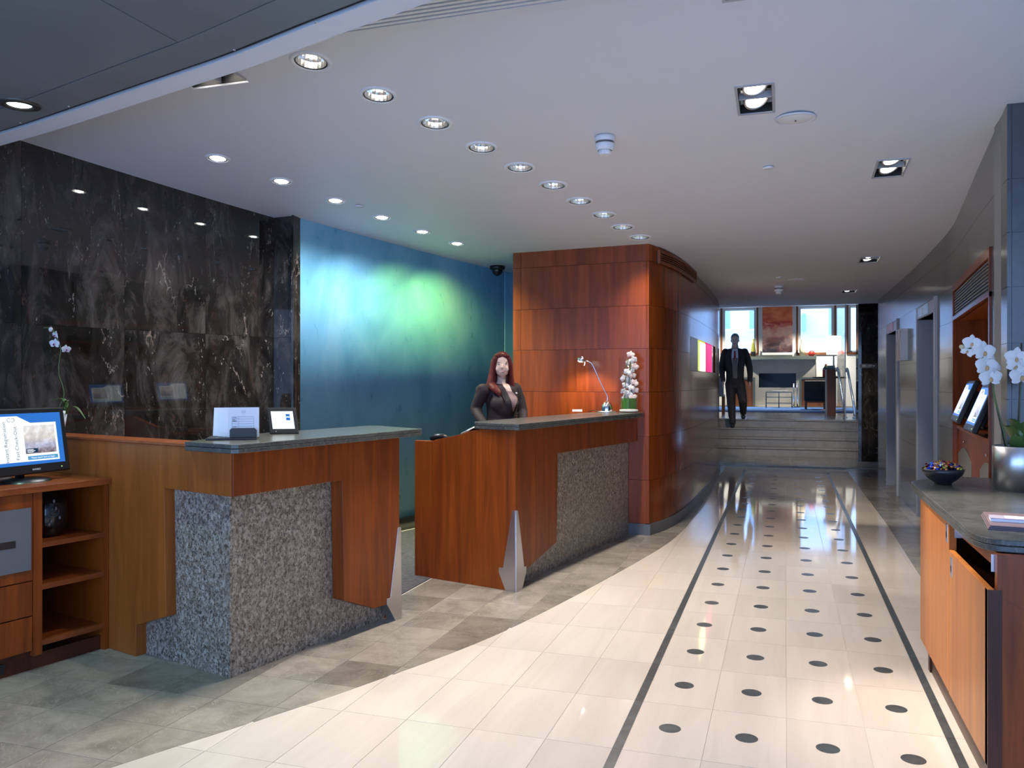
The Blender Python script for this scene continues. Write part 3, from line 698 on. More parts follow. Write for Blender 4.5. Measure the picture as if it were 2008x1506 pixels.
for i, (p, a) in enumerate(TWIN):
    o = [x for x in bpy.data.objects if x.get('label') == TL[i]][0]
    for k in (0, 1):
        s_ = spot(o, (0, 0, 0), P_TWIN * TP[i], WARM, 38, None, .65, .03)
        dr = Vector(AIM[i][k]) - p; mt = Matrix.Rotation(-math.radians(a), 4, 'Z')
        s_.location = (0, -.088 + .176 * k, -.02); s_.rotation_euler = (mt @ dr).to_track_quat('-Z', 'Y').to_euler()
# detectors, speakers, caps
def detector(p, lab):
    t = thing('smoke_detector', lab, 'smoke detector', tuple(p), 'white ceiling smoke detectors')
    part('base', MB().lathe([(.001, 0), (.062, 0), (.062, -.028), (.056, -.032)], p), 'white', t)
    part('vent_ring', MB().lathe([(.054, -.032), (.054, -.044)], p), 'greymetal', t)
    part('housing', MB().lathe([(.054, -.044), (.058, -.048), (.056, -.075), (.044, -.085)], p), 'white', t)
    part('sensor_tip', MB().lathe([(.040, -.085), (.040, -.098), (.033, -.112), (.001, -.114)], p, 10, False), 'white', t)
detector(onceil(1186, 268), 'white domed smoke detector on the ceiling near the large downlights')
detector(onceil(1527, 560), 'white smoke detector far along the ceiling above the stairs')
def speaker(p, lab):
    t = thing('ceiling_speaker', lab, 'speaker', tuple(p), 'round flush ceiling speakers')
    part('rim', MB().lathe([(.112, 0), (.112, -.006), (.098, -.009), (.096, -.004)], p, 40), 'ceiling', t)
    part('grille', MB().lathe([(.096, -.005), (.07, -.012), (.001, -.014)], p, 40), 'white', t)
    part('badge', MB().box(p.x - .004, p.x + .004, p.y - .01, p.y + .01, p.z - .017, p.z - .013), 'black', t)
speaker(onceil(1560, 232), 'round white ceiling speaker beside the near twin spotlight')
speaker(onceil(1563, 548), 'round white ceiling speaker beyond the far smoke detector')
for p, l in (((1506, 327), 'small white sprinkler cap on the open middle of the ceiling'), ((704, 403), 'small white sprinkler cap beside the small downlights'), ((1528, 543), 'small sprinkler cap above the far smoke detector')):
    c = onceil(*p); solo('sprinkler_cap', MB().lathe([(.001, -.012), (.036, -.012), (.038, -.008), (.034, -.006), (.03, 0)], c, 28), 'white', tuple(c), l, 'sprinkler', 'sprinkler caps on the ceiling')
# dome camera
c = Vector((-3.02, 8.72, zc(8.72)))
dc = thing('dome_camera', 'black dome security camera in the ceiling corner above the woman', 'camera', tuple(c))
part('mount', MB().lathe([(.001, 0), (.085, 0), (.085, -.03), (.07, -.045), (.06, -.046)], c), 'black', dc)
part('dome', MB().ball(c + Vector((0, 0, -.045)), (.06, .06, .065)), 'black', dc)
# linear slot diffuser beside the soffit
ld = thing('slot_diffuser', 'long white slot air diffuser in the ceiling by the soffit', 'air diffuser', (-.9, 3.45, zc(3.5)))
z_ = zc(3.5) - .004
part('flange', MB().box(-2.5, -.45, 3.44, 3.51, z_ - .012, z_ + .02), 'ceiling', ld)
part('flange', MB().box(-2.5, -.45, 3.20, 3.23, z_ - .012, z_ + .05), 'ceiling', ld)
part('plenum', MB().box(-2.5, -.45, 3.23, 3.44, z_ + .0, z_ + .02), 'black_matte', ld)
for k in range(6): part('blade', MB().box(-2.5, -.45, 3.238 + .035 * k, 3.258 + .035 * k, z_ - .010, z_ + .0), 'white', ld)

# ================================================================== DARK SOFFIT
ZS = 2.75
E0 = smooth_curve([(-5.3, 3.80), (-4.115, 3.506), (-3.554, 3.366), (-2.504, 3.066), (-2.116, 2.955), (-1.842, 2.863), (-1.62, 2.785), (-1.388, 2.71), (-1.06, 2.60), (-.4, 2.36), (.6, 1.95)], 5)
def off(c, d): return [(x - d * .27, y - d * .96) for x, y in c]
sof = struct('ceiling_soffit', MB().prism(off(E0, .16) + [(.4, -2), (-5.5, -2)], ZS + .03, ZS + .5), 'black_matte', (-2.5, 2, ZS))
part('white_lip', MB().prism(E0 + off(E0, .115)[::-1], ZS - .0, ZS + .42), 'ceiling', sof)
part('shadow_gap', MB().prism(off(E0, .115) + off(E0, .155)[::-1], ZS + .015, ZS + .04), 'black_matte', sof)
E1, E2 = off(E0, .155), off(E0, .325)
ia = min(range(len(E1)), key=lambda i: abs(E1[i][0] + 2.16)); 
for a, b in ((0, ia + 1), (ia, len(E1))):
    part('edge_panel', MB().prism(E1[a:b] + E2[a:b][::-1], ZS - .004, ZS + .03), 'soffit', sof)
E3 = off(E0, .331)
for a, b, xe in ((0, ia + 1, (-5.6, -2.245)), (ia, len(E1), (-2.235, .3))):
    c0 = E3[a:b]
    c0 = [(x + (.003 if a else -.003), y) for x, y in c0]
    part('soffit_panel', MB().prism(c0 + [(xe[1], -1.9), (xe[0], -1.9)], ZS - .004, ZS + .03), 'soffit', sof)
for u, v in ((459, 98), (135, 209), (40, 241), (620, 44)):
    x, y = onz(u, v, ZS - .004); part('screw', MB().lathe([(.001, -.002), (.006, -.002), (.006, 0)], (x, y, ZS - .004), 10), 'steel', sof)
x, y = onz(38, 203, ZS)
sl = thing('soffit_downlight', 'bronze rimmed downlight lit in the dark soffit', 'downlight', (x, y, ZS - .004))
part('rim', MB().lathe([(.088, 0), (.088, -.006), (.06, -.010), (.052, .0)], (x, y, ZS - .004), 40), mat('bronze_rim', (.10, .09, .08), .35, .6), sl)
part('lamp', MB().lathe([(.001, -.004), (.045, -.004), (.052, -.001)], (x, y, ZS - .004), 28), mat('cool_lamp', (1, 1, 1), .5, emit=(.75, 1, .95), es=8), sl)
spot(sl, (x, y, ZS - .03), 70, (.55, 1, .92), 90, (x, y - .1, 0), .7)
# remaining shell that the photo does not show, behind the camera
struct('wall_rear_left', MB().box(-6.2, -5.0, -3, -2.8, 0, 3.6), 'wallwhite', (-5.5, -2.9, 0))
struct('wall_rear_right', MB().box(3.4, 3.6, -3, 5.4, 0, 3.6), 'wallwhite', (3.5, 0, 0))

# ================================================================== RECEPTION DESK (near)
W1 = (-2.503, 3.372); e1 = (.2008, .9796); dl = (-.965, .2615)
d1 = thing('reception_desk', 'cherry reception desk with speckled granite front nearest the camera', 'desk', (-2.6, 4.0, 0), 'pair of reception desks')
P1 = (W1[0] + e1[0], W1[1] + e1[1])
pf1 = lambda u, v: onpl(u, v, W1, P1)
front = [(.006, .90)] + [pf1(*p) for p in ((671.5, 941.3), (675, 1177), (734.3, 1192.8), (758.5, 1185.8))] + [(1.30, .118), (1.30, 1.112), (.006, 1.112)]
part('front_panel', MB().slab(W1, e1, front, -.085, 0), 'cherry', d1, bev=.003)
lp = lambda u, v: onpl(u, v, W1, (W1[0] + dl[0], W1[1] + dl[1]))
left = [(.012, .90)] + [(.535, .905), (.52, .25), (.78, .165), (.78, 0), (1.98, 0), (1.98, 1.125), (.3, 1.125), (.3, 1.112), (.012, 1.112)]
W1b = (W1[0] + dl[0] * 1.98, W1[1] + dl[1] * 1.98); rdl = (-dl[0], -dl[1])
part('side_panel', MB().slab(W1b, rdl, [(1.98 - s, z) for s, z in left], -.085, 0), 'cherry_gold', d1, bev=.003)
part('ledge_cap', MB().slab(W1b, rdl, [(0, 1.125), (1.98 - .31, 1.125), (1.98 - .31, 1.14), (0, 1.14)], -.16, .006), 'cherry_shelf', d1, bev=.003)
G1 = (-2.578, 3.455)
g_end = (G1[0] + e1[0] * 1.21, G1[1] + e1[1] * 1.21); g_l = (G1[0] + dl[0] * .85, G1[1] + dl[1] * .85)
inn = lambda p, a, b: (p[0] + a, p[1] + b)
part('granite_body', MB().prism([G1, g_end, inn(g_end, -.22, .04), inn(G1, -.30, .30), inn(g_l, .02, .2), g_l], 0, 1.10), 'granite', d1)
part('end_panel', MB().slab((W1[0] + e1[0] * 1.30, W1[1] + e1[1] * 1.30), (-e1[1], e1[0]), [(.086, 0), (.62, 0), (.62, 1.0), (.086, 1.0)], -.03, 0), 'cherry', d1)
part('work_surface', MB().prism([inn(G1, -.02, .33), inn(g_end, -.2, .04), inn(g_end, -.62, .14), inn(G1, -.82, .55), inn(g_l, 0, .21)], .72, .75), 'cherry_shelf', d1)
st1 = [(-2.80, 3.40), (-2.465, 3.312), (-2.437, 3.334), (-2.163, 4.805), (-2.60, 5.06), (-2.66, 5.05), (-2.90, 3.86)]
part('countertop', MB().prism(st1, 1.135, 1.155), 'countertop', d1, 'dark stone countertop', bev=.003)
part('countertop_lower', MB().prism(st1, 1.112, 1.1335), 'countertop', d1, 'dark stone countertop', bev=.003)
ft = [(1.283, .56), (1.208, .151), (1.176, .151), (1.176, .115), (1.258, 0), (1.318, 0), (1.312, .56)]
part('steel_foot', MB().slab(W1, e1, ft, -.06, .004), 'steel', d1, 'brushed steel blade foot', bev=.001)

# ================================================================== RECEPTION DESK (far)
A2 = (-1.767, 5.489); B2 = (-1.335, 7.905); L2 = (-2.613, 5.714)
f2 = unit(A2, B2); l2 = unit(A2, L2); len2 = math.hypot(B2[0] - A2[0], B2[1] - A2[1])
d2 = thing('reception_desk', 'cherry reception desk with granite front where the woman stands', 'desk', (-1.9, 6.6, 0), 'pair of reception desks')
p2 = lambda u, v: onpl(u, v, A2, B2)
c1, c2, c3 = p2(1028, 1120), p2(1092, 1063), p2(1094, 889)
part('front_panel', MB().slab(A2, f2, [(0, 0), (.06, 0), (c1[0], c1[1]), (c2[0], c2[1]), (c3[0], c3[1]), (len2 - .004, .885), (len2 - .004, 1.115), (0, 1.115)], -.075, 0), 'cherry', d2, bev=.003)
q2 = lambda u, v: onpl(u, v, A2, L2)
cv = [q2(*p) for p in ((944, 840), (925, 845), (903.6, 851.7), (875, 858), (844, 865), (813.3, 863.6))]
cv = [(s, min(z, 1.115)) for s, z in cv]
lenL = cv[-1][0]; LA = (A2[0] + l2[0] * lenL, A2[1] + l2[1] * lenL); rl2 = (-l2[0], -l2[1])
part('side_panel', MB().slab(LA, rl2, [(lenL - s, z) for s, z in [(.0765, 1.115)] + cv + [(lenL, 0), (.0765, 0)]], -.05, 0), 'cherry', d2, bev=.002)
part('corner_post', MB().slab(LA, rl2, [(lenL - .0765, 0), (lenL - .001, 0), (lenL - .001, 1.115), (lenL - .0765, 1.115)], -.05, 0), 'cherry', d2)
ga = (A2[0] + f2[0] * .1 - f2[1] * .085, A2[1] + f2[1] * .1 + f2[0] * .085); gl = len2 - .11
part('granite_body', MB().slab(ga, f2, [(0, 0), (gl, 0), (gl, 1.11), (0, 1.11)], -.2, 0), 'granite', d2)
part('work_surface', MB().prism([(-2.06, 5.64), (-2.57, 5.78), (-2.53, 6.08), (-2.25, 6.02), (-1.98, 7.93), (-1.69, 7.90)], .93, .96), 'cherry_shelf', d2)
st2 = [(-2.15, 5.70), (-2.10, 5.565), (-1.76, 5.448), (-1.735, 5.462), (-1.265, 7.895), (-1.72, 7.94)]
part('countertop', MB().prism(st2, 1.139, 1.160), 'countertop', d2, 'dark stone countertop', bev=.003)
part('countertop_lower', MB().prism(st2, 1.115, 1.1375), 'countertop', d2, 'dark stone countertop', bev=.003)
ff = MB().slab(A2, f2, [p2(1011.5, 1001), p2(1014.6, 1001), p2(1026.5, 1111.6), p2(1031, 1110), p2(1030.5, 1121.7), (p2(1022.7, 1156)[0], 0), (-.004, 0)], -.01, .006)
fl_ = [q2(1010.8, 1001), q2(1005, 1001), q2(987, 1112.8), q2(978.6, 1112.8), q2(979, 1123), (q2(992, 1157)[0], 0), (-.004, 0)]
ff.slab(LA, rl2, [(lenL - s, z) for s, z in fl_], -.01, .006)
part('steel_foot', ff, 'steel', d2, 'brushed steel blade foot', bev=.001)
# things on the far desk
def near_block(u, gap):      # point of the counter seen at column u, a gap in front of the panelled block
    d = ray(u, 800); a, b = BF; ex, ey = b[0] - a[0], b[1] - a[1]
    t = (a[0] * (-ey) + ex * a[1]) / (d[0] * (-ey) + ex * d[1]) - gap; return d[0] * t, d[1] * t
w2 = .96
ph = thing('desk_phone', 'black desk telephone handset behind the low end of the far desk', 'telephone', (-2.47, 5.86, w2))
part('body', MB().box(-2.56, -2.40, 5.79, 5.97, w2, w2 + .045), 'black', ph, bev=.01)
part('handset', MB().tube([(-2.55, 5.83, w2 + .055), (-2.51, 5.83, w2 + .075), (-2.45, 5.835, w2 + .078), (-2.41, 5.84, w2 + .055)], [.02, .022, .022, .02]), 'black', ph)
mo = thing('desk_monitor', 'slanted black monitor with silver edge set below the far counter', 'monitor', (-2.15, 6.0, w2))
def on_dep(u, v, dep): d = ray(u, v); return Vector((d[0] * dep, d[1] * dep, EYE + d[2] * dep))
ea, eb = on_dep(903, 852.5, 6.2), on_dep(937, 834.5, 6.2); dn = Vector((.02, .14, -.12))
mb = MB(); th_ = Vector((0, .012, .012)); mb.add([ea, eb, eb + dn, ea + dn * .3, ea + th_, eb + th_, eb + dn + th_, ea + dn * .3 + th_], [(0, 1, 2, 3), (7, 6, 5, 4), (0, 4, 5, 1), (1, 5, 6, 2), (2, 6, 7, 3), (3, 7, 4, 0)])
part('screen_body', mb, 'black', mo)
part('silver_edge', MB().tube([ea, eb], .006, 8), 'steel', mo)
part('stand', MB().tube([eb + dn * .9, Vector((eb.x, eb.y + .12, w2))], .014), 'black', mo)
# desk lamp
lx, ly = near_block(1190, .16)
la = thing('desk_lamp', 'chrome gooseneck desk lamp shining on the far counter', 'lamp', (lx, ly, 1.16))
part('base_plate', MB().lathe([(.001, .012), (.085, .012), (.088, .006), (.086, .0)], (lx, ly, 1.16), 36), 'steel', la)
part('base_dome', MB().lathe([(.056, .012), (.055, .05), (.046, .078), (.028, .098), (.008, .106), (.001, .107)], (lx, ly, 1.16), 32), 'chrome', la)
sc_ = (lx * FW[0] + ly * FW[1]) / F_PX
def lp3(u, v, dd=0): return (lx + RT[0] * (u - 1190) * sc_ + FW[0] * dd, ly + RT[1] * (u - 1190) * sc_ + FW[1] * dd, 1.16 + (806 - v) * sc_)
neck = smooth_curve([lp3(1190.5, 786), lp3(1191, 775), lp3(1186, 765), lp3(1175, 742), lp3(1163, 715), lp3(1157, 708), lp3(1149, 705)], 5)
part('gooseneck', MB().tube(neck, .0055, 8), 'chrome', la)
hp = Vector(lp3(1140, 703)); Rh = Matrix.Rotation(math.radians(18), 4, 'Y')
hd = part('lamp_head', MB().lathe([(.012, .03), (.034, .018), (.042, .0), (.040, -.014), (.036, -.014)], hp, 28, mtx=Rh), 'chrome', la)
part('bulb', MB().ball(hp + Vector((0, 0, -.010)), (.033, .033, .012)), mat('halogen_bulb', (1, 1, 1), .4, emit=(1, .95, .85), es=60), hd, 'lit halogen bulb')
part('pull_tab', MB().tube([hp + Vector((.035, 0, -.012)), hp + Vector((.034, 0, -.04)), hp + Vector((.028, 0, -.055))], .004), 'white', la)
part('cable', MB().tube(smooth_curve([(lx - .08, ly, 1.164), (lx - .13, ly + .02, 1.178), (lx - .17, ly + .05, 1.166), (lx - .2, ly + .1, 1.164)], 5), .003, 6), 'black', la)
spot(la, hp + Vector((0, 0, -.03)), 16, (1, .82, .6), 125, hp + Vector((.02, .25, -1)), .6, .02)
# business card holder
cx_, cy_ = near_block(1132, .17)
ch = thing('card_stand', 'small white card standing on the far counter beside the lamp', 'card', (cx_, cy_, 1.16))
part('card', MB().slab((cx_, cy_), RT, [(-.048, 1.163), (.048, 1.163), (.048, 1.185), (-.048, 1.185)], -.002, .002), 'paper', ch)
part('foot', MB().slab((cx_, cy_), RT, [(-.04, 1.16), (.04, 1.16), (.04, 1.164), (-.04, 1.164)], -.015, .015), 'glass', ch)

# orchid blossom: five petals and a lip, local, facing -Y
def petal_mesh(mb, ang, ln, wd, mtx, cup=.12):
    rows_ = []
    for i in range(7):
        t = i / 6; wv = wd * math.sin(math.pi * (t * .86 + .1)) ** .8
        rows_.append([Vector((k * wv, -cup * ln * (1 - (k * .9) ** 2) * math.sin(t * 2.6), t * ln)) for k in (-1, -.5, 0, .5, 1)])
    Rm = mtx @ Matrix.Rotation(ang, 4, 'Y')
    mb.strip([[Rm @ p for p in r] for r in rows_])
def blossom(parent, c, size, face, roll=0, mp='petal', ml='lip'):
    f = Vector(face).normalized(); Rm = Matrix.Translation(c) @ f.to_track_quat('-Y', 'Z').to_matrix().to_4x4() @ Matrix.Rotation(roll, 4, 'Y')
    mb = MB()
    petal_mesh(mb, 0, size * .95, size * .33, Rm); petal_mesh(mb, 2.2, size * .9, size * .32, Rm); petal_mesh(mb, -2.2, size * .9, size * .32, Rm)
    F_ = Rm @ Matrix.Translation((0, -.006, 0)); petal_mesh(mb, 1.35, size, size * .52, F_); petal_mesh(mb, -1.35, size, size * .52, F_)
    b = part('blossom', mb, mp, parent)
    mb = MB(); q = Rm @ Matrix.Translation((0, -.012, -size * .18)); mb.ball((0, 0, 0), (size * .13, size * .2, size * .22), 10, 6, q)
    part('lip', mb, ml, b); return b
def leaf(parent, path, wd, m='leaf', name='leaf'):
    P = smooth_curve(path, 5); n = len(P); rows_ = []
    for i, p in enumerate(P):
        t = i / (n - 1); a = Vector(P[max(i - 1, 0)]); b = Vector(P[min(i + 1, n - 1)]); d = (b - a).normalized()
        s = d.cross(Vector((0, 0, 1))); s = s.normalized() if s.length > .05 else Vector((1, 0, 0)); ww = wd * math.sin(math.pi * min(1, t * .85 + .15)) ** .7 + .001
        up = s.cross(d) * ww * .25
        rows_.append([Vector(p) - s * ww + up, Vector(p), Vector(p) + s * ww + up])
    return part(name, MB().strip(rows_), m, parent)
# orchid cylinder vase on the far counter
vx, vy = near_block(1233, .12)
va = thing('flower_vase', 'tall glass cylinder vase of white orchids at the block end of the far counter', 'vase', (vx, vy, 1.16))
sv = (vx * FW[0] + vy * FW[1]) / F_PX; vr = 19.5 * sv
def vp(u, v, d=0.): return Vector((vx + RT[0] * (u - 1233) * sv + FW[0] * d, vy + RT[1] * (u - 1233) * sv + FW[1] * d, 1.16 + (805 - v) * sv))
gl_h = (805 - 697) * sv
part('glass_cylinder', MB().lathe([(.001, .0), (vr, .0), (vr, gl_h), (vr - .004, gl_h)], (vx, vy, 1.16), 40), 'glass', va)
part('white_gravel', MB().lathe([(.001, .0085), (vr - .006, .0085), (vr - .006, .028), (vr * .5, .034), (.001, .030)], (vx, vy, 1.16), 24), 'pebble', va)
for k in range(7):
    a = k * .9; rr = vr * .78
    mb = MB(); rows_ = []
    for z in (.036, .09, .135):
        rows_.append([Vector((vx + rr * math.cos(a + da), vy + rr * math.sin(a + da), 1.16 + z)) for da in (-.4, 0, .4)])
    part('broad_leaf', mb.strip(rows_), mat('aspidistra_%d' % k, (.05, .15 + .02 * (k % 3), .02), .35), va)
for u0, u1 in ((1223, 1230), (1240, 1236), (1231, 1236)): part('stem', MB().tube([vp(u0, 795), vp((u0 + u1) / 2, 745), vp(u1, 700)], .004, 6), 'stem', va)
rb = random.Random(3)
for i, (u, v) in enumerate(((1236, 692), (1242, 702), (1235, 708), (1244, 715), (1238, 722), (1229, 726), (1240, 733), (1224, 738), (1234, 742), (1244, 747), (1226, 752), (1237, 757), (1245, 762), (1222, 764), (1232, 768), (1240, 775), (1226, 777))):
    blossom(va, vp(u, v, rb.uniform(-.03, .02)), .040, (-FW[0] + rb.uniform(-.5, .5), -FW[1] + rb.uniform(-.3, .3), rb.uniform(-.2, .3)), rb.uniform(-.6, .6), 'petal' if i % 3 else 'petal_pink', 'petal_pink')

# ================================================================== THINGS ON THE NEAR DESK
zt = 1.155
ax, ay = onz(470, 862, zt)
hold = thing('stationery_holder', 'dark leather holder on the near desk counter', 'letter rack', (ax, ay, zt))
hd_ = (RT[0] * .94 - FW[0] * -.34, RT[1] * .94 - FW[1] * -.34); hd_ = unit((0, 0), (RT[0] * .97 + FW[0] * .22, RT[1] * .97 + FW[1] * .22)); hn = (hd_[1], -hd_[0])
HM = Matrix(((hd_[0], -hn[0], 0, ax), (hd_[1], -hn[1], 0, ay), (0, 0, 1, zt), (0, 0, 0, 1)))   # local x along, y away from viewer
part('base_tray', MB().box(-.16, .085, -.035, .135, 0, .012, HM), 'leather', hold, bev=.003)
part('front_plate', MB().slab((ax + hd_[0] * -.03 + hn[0] * .03, ay + hd_[1] * -.03 + hn[1] * .03), hd_, [(-.016, zt + .012), (.115, zt + .012), (.115, zt + .05), (.105, zt + .06), (-.006, zt + .06), (-.016, zt + .05)], -.008, 0), 'leather', hold, bev=.002)
part('back_plate', MB().slab((ax - hn[0] * .125, ay - hn[1] * .125), hd_, [(-.09, zt + .012), (.085, zt + .012), (.085, zt + .05), (-.09, zt + .05)], -.008, 0), 'leather', hold)
for k in range(4):
    yk = -.012 + .028 * k; lean = .06
    x0 = -.055 - .030 * k
    Q = HM @ Matrix.Translation((0, yk, .014)) @ Matrix.Rotation(-.07 * k, 4, 'Z') @ Matrix.Rotation(-.04 - .03 * k, 4, 'X')
    pad = MB().box(x0, x0 + .15, 0, .007, 0, .150 - .001 * k, Q)
    lab = ['white ruled form card standing frontmost in the leather holder', 'white card second from the front in the leather holder', 'white card third from the front in the leather holder', 'white card rearmost in the leather holder'][k]
    cd = solo('form_card', pad, 'paper', tuple(Q @ Vector((x0 + .07, 0, 0))), lab, 'card', 'white cards in the leather holder')
    if k == 0:
        for j in range(6): part('ruled_line', MB().box(x0 + .018, x0 + .125, -.0006, .0, .103 - .012 * j, .1038 - .012 * j, Q), 'print', cd)
        for xx in (.018, .05, .1245): part('ruled_line', MB().box(x0 + xx, x0 + xx + .0006, -.0006, 0, .04, .104, Q), 'print', cd)
        for sg_ in (-1, 1):
            rg = MB()
            for t in range(14):
                a0 = .5 + t * .37; a1 = a0 + .37
                c0 = Vector((x0 + .075 + sg_ * .0042 + sg_ * -.0042 * math.cos(a0), -.0005, .128 + .005 * math.sin(a0))); c1_ = Vector((x0 + .075 + sg_ * .0042 + sg_ * -.0042 * math.cos(a1), -.0005, .128 + .005 * math.sin(a1)))
                rg.tube([Q @ c0, Q @ c1_], .0005, 4)
            part('logo_mark', rg, 'print', cd)
        for j, (zz, ww) in enumerate(((.0975, .02), (.088, .012), (.083, .02), (.079, .019), (.051, .019))): part('printed_word', MB().box(x0 + .021, x0 + .021 + ww, -.0007, 0, zz - .0012, zz + .0012, Q), 'print', cd)
# digital frame
fx, fy = onz(556, 851, zt)
dfm = thing('digital_photo_frame', 'black digital photo frame leaning back on the near desk counter', 'digital frame', (fx, fy, zt))
fd = unit((0, 0), (RT[0] * .985 + FW[0] * .17, RT[1] * .985 + FW[1] * .17)); fn = (fd[1], -fd[0])
FM = Matrix(((fd[0], -fn[0], 0, fx), (fd[1], -fn[1], 0, fy), (0, 0, 1, zt + .002), (0, 0, 0, 1))) @ Matrix.Rotation(math.radians(-20), 4, 'X') @ Matrix(((1, -0, -.155, 0), (0, 1, 0, 0), (0, 0, 1, 0), (0, 0, 0, 1)))
part('bezel', MB().box(-.075, .085, 0, .014, 0, .155, FM), 'black_matte', dfm, bev=.004)
part('screen', MB().box(-.055, .066, -.0012, 0, .028, .132, FM), 'scr_white', dfm, 'bright white lit screen')
part('phone_image', MB().box(.025, .047, -.002, -.0012, .078, .115, FM), 'scr_blue', dfm)
part('phone_image_glow', MB().box(.027, .045, -.0026, -.002, .094, .101, FM), 'scr_white', dfm)
part('maker_mark', MB().box(-.041, -.037, -.0016, 0, .011, .016, FM), 'paper', dfm)
part('side_button', MB().box(.085, .088, .002, .010, .06, .075, FM), 'black', dfm)
part('prop_leg', MB().tube([FM @ Vector((.0, .014, .09)), (fx - fn[0] * .1, fy - fn[1] * .1, zt + .004)], .004, 6), 'black', dfm)

# ================================================================== MONITORS
def monitor(name, label, MX, wdt, hgt, base, nm='', group=None, reading='', show_all=True):
    """MX maps local (x right, y away from viewer, z up) with origin at the lower left corner of the bezel"""
    t = thing(name, label, 'monitor', base, group)
    L_, Rr, Tt, Bb = .030, .030, .028, .048
    part('housing', MB().box(0, wdt, 0, .035, 0, hgt, MX), 'black', t, bev=.008)
    part('rear_housing', MB().box(wdt * .2, wdt * .8, .035, .07, hgt * .15, hgt * .8, MX), 'black', t, bev=.01)
    sw, sh = wdt - L_ - Rr, hgt - Tt - Bb
    S = MX @ Matrix.Translation((L_, 0, Bb))
    sc = part('screen', MB().box(0, sw, -.001, 0, 0, sh, S), 'scr_blue', t, 'lit blue and white display')
    def rect(n, x0, x1, z0, z1, dp, m): return part(n, MB().box(x0 * sw, x1 * sw, -dp, -dp + .0004, z0 * sh, z1 * sh, S), m, sc)
    poly = [(.05, .07), (.93, .06), (.93, .81), (.60, .81), (.44, .95), (.05, .95)]
    mb = MB(); vs = [S @ Vector((x * sw, -.0016, z * sh)) for x, z in poly]; mb.add(vs, [tuple(range(6))]); part('white_panel', mb, 'scr_white', sc)
    rect('room_photo', .50, .90, .21, .76, .0022, 'scr_photo')
    b = rect('button', .52, .91, .09, .165, .0022, 'scr_sky')
    rect('caption_bar', .51, .66, .225, .31, .0026, 'scr_dark')
    for k in range(3): rect('caption_line', .52, .60 + .02 * (k % 2), .235 + .024 * k, .246 + .024 * k, .003, 'scr_white')
    def txt(s_, size, x, z, rot, m):
        text(s_, size, S @ Matrix.Translation((x * sw, -.0030, z * sh)) @ Matrix.Rotation(math.radians(90), 4, 'X') @ Matrix.Rotation(rot, 4, 'Z'), m, sc)
    txt('Please touch here to begin', .013, .715, .128, 0, 'scr_white')
    txt('Instant Registration', .027, .27, .46, math.pi / 2, 'scr_dark'); txt('Fast Check-Out', .027, .40, .43, math.pi / 2, 'scr_dark')
    for sg_ in (-1, 1):
        rg = MB(); 
        pts = [S @ Vector((sw * .36 + sg_ * (.011 - .009 * math.cos(a)), -.003, sh * .88 + .010 * math.sin(a))) for a in [.6 + .5 * k for k in range(11)]]
        rg.tube(pts, .0012, 4); part('logo_mark', rg, 'scr_dark', sc)
    text(nm, .014, MX @ Matrix.Translation((wdt * .60, -.0012, Bb * .45)) @ Matrix.Rotation(math.radians(90), 4, 'X'), 'paper', t)
    part('power_light', MB().ball(MX @ Vector((wdt - .055, -.001, Bb * .5)), .0022, 8, 5), mat('green_led', (0, 0, 0), .5, emit=(.5, 1, .3), es=3), t)
    return t
# ================================================================== LEFT CABINET
C0 = (-3.497, 3.643); CS = 1.7; C1 = (C0[0] - e1[0] * CS, C0[1] - e1[1] * CS)
def cz(u, v): return onpl(u, v, C0, (C0[0] - e1[0], C0[1] - e1[1]))       # s from the right end, z
def cab(mb, s0, s1, z0, z1, t0, t1): return mb.slab(C1, e1, [(CS - s1, z0), (CS - s0, z0), (CS - s0, z1), (CS - s1, z1)], t0, t1)
cbt = thing('sideboard_cabinet', 'cherry sideboard with open shelves and grey door at the left edge', 'cabinet', (C0[0] - .4, C0[1] - .6, 0))
ZT = cz(210, 941)[1]; sA, sB = cz(82, 1100)[0], cz(64, 1100)[0]
zs = [cz(140, v)[1] for v in (1059, 1139, 1245)]      # shelves
zd = [cz(66, v)[1] for v in (1138, 1207, 1276)]
DP = -.62
part('top', cab(MB(), .0, CS, ZT - .022, ZT + .012, DP, .03), 'cherry_shelf', cbt, bev=.003)
part('side', cab(MB(), .004, .03, .0, ZT - .022, DP, .004), 'cherry', cbt)
part('back', cab(MB(), .03, CS, .08, ZT - .022, DP, DP + .02), 'wood_dark', cbt)
part('divider', cab(MB(), sA, sB, .075, ZT - .022, DP + .02, .004), 'cherry', cbt)
part('kick_board', cab(MB(), .03, CS, 0, .075, -.05, -.03), 'wood_dark', cbt)
for z in zs: part('shelf', cab(MB(), .0305, sA - .0005, z - .014, z + .012, DP + .02, -.004), 'cherry_shelf', cbt)
part('left_bay', cab(MB(), sB + .001, CS, .076, ZT - .024, DP + .02, -.018), 'wood_dark', cbt)
dr_ = part('door', cab(MB(), sB + .003, sB + .52, zd[0] + .003, ZT - .026, -.018, .004), 'cherry', cbt)
gp = part('grey_plate', cab(MB(), sB + .015, sB + .45, cz(58, 1117)[1], cz(58, 995)[1], .004, .014), 'greymetal', dr_, 'flat grey metal plate')
part('slot_pull', cab(MB(), cz(27, 1068)[0], cz(0, 1070)[0] + .02, cz(20, 1075)[1], cz(20, 1061)[1], .0142, .016), 'black', cbt)
for a, b in ((zd[1], zd[0]), (zd[2], zd[1])): part('drawer', cab(MB(), sB + .003, sB + .52, a + .003, b - .003, -.018, .004), 'cherry', cbt, bev=.002)
vn = part('vent', cab(MB(), cz(14, 1310)[0], cz(14, 1310)[0] + .3, .02, .07, -.03, -.022), 'black', cbt)
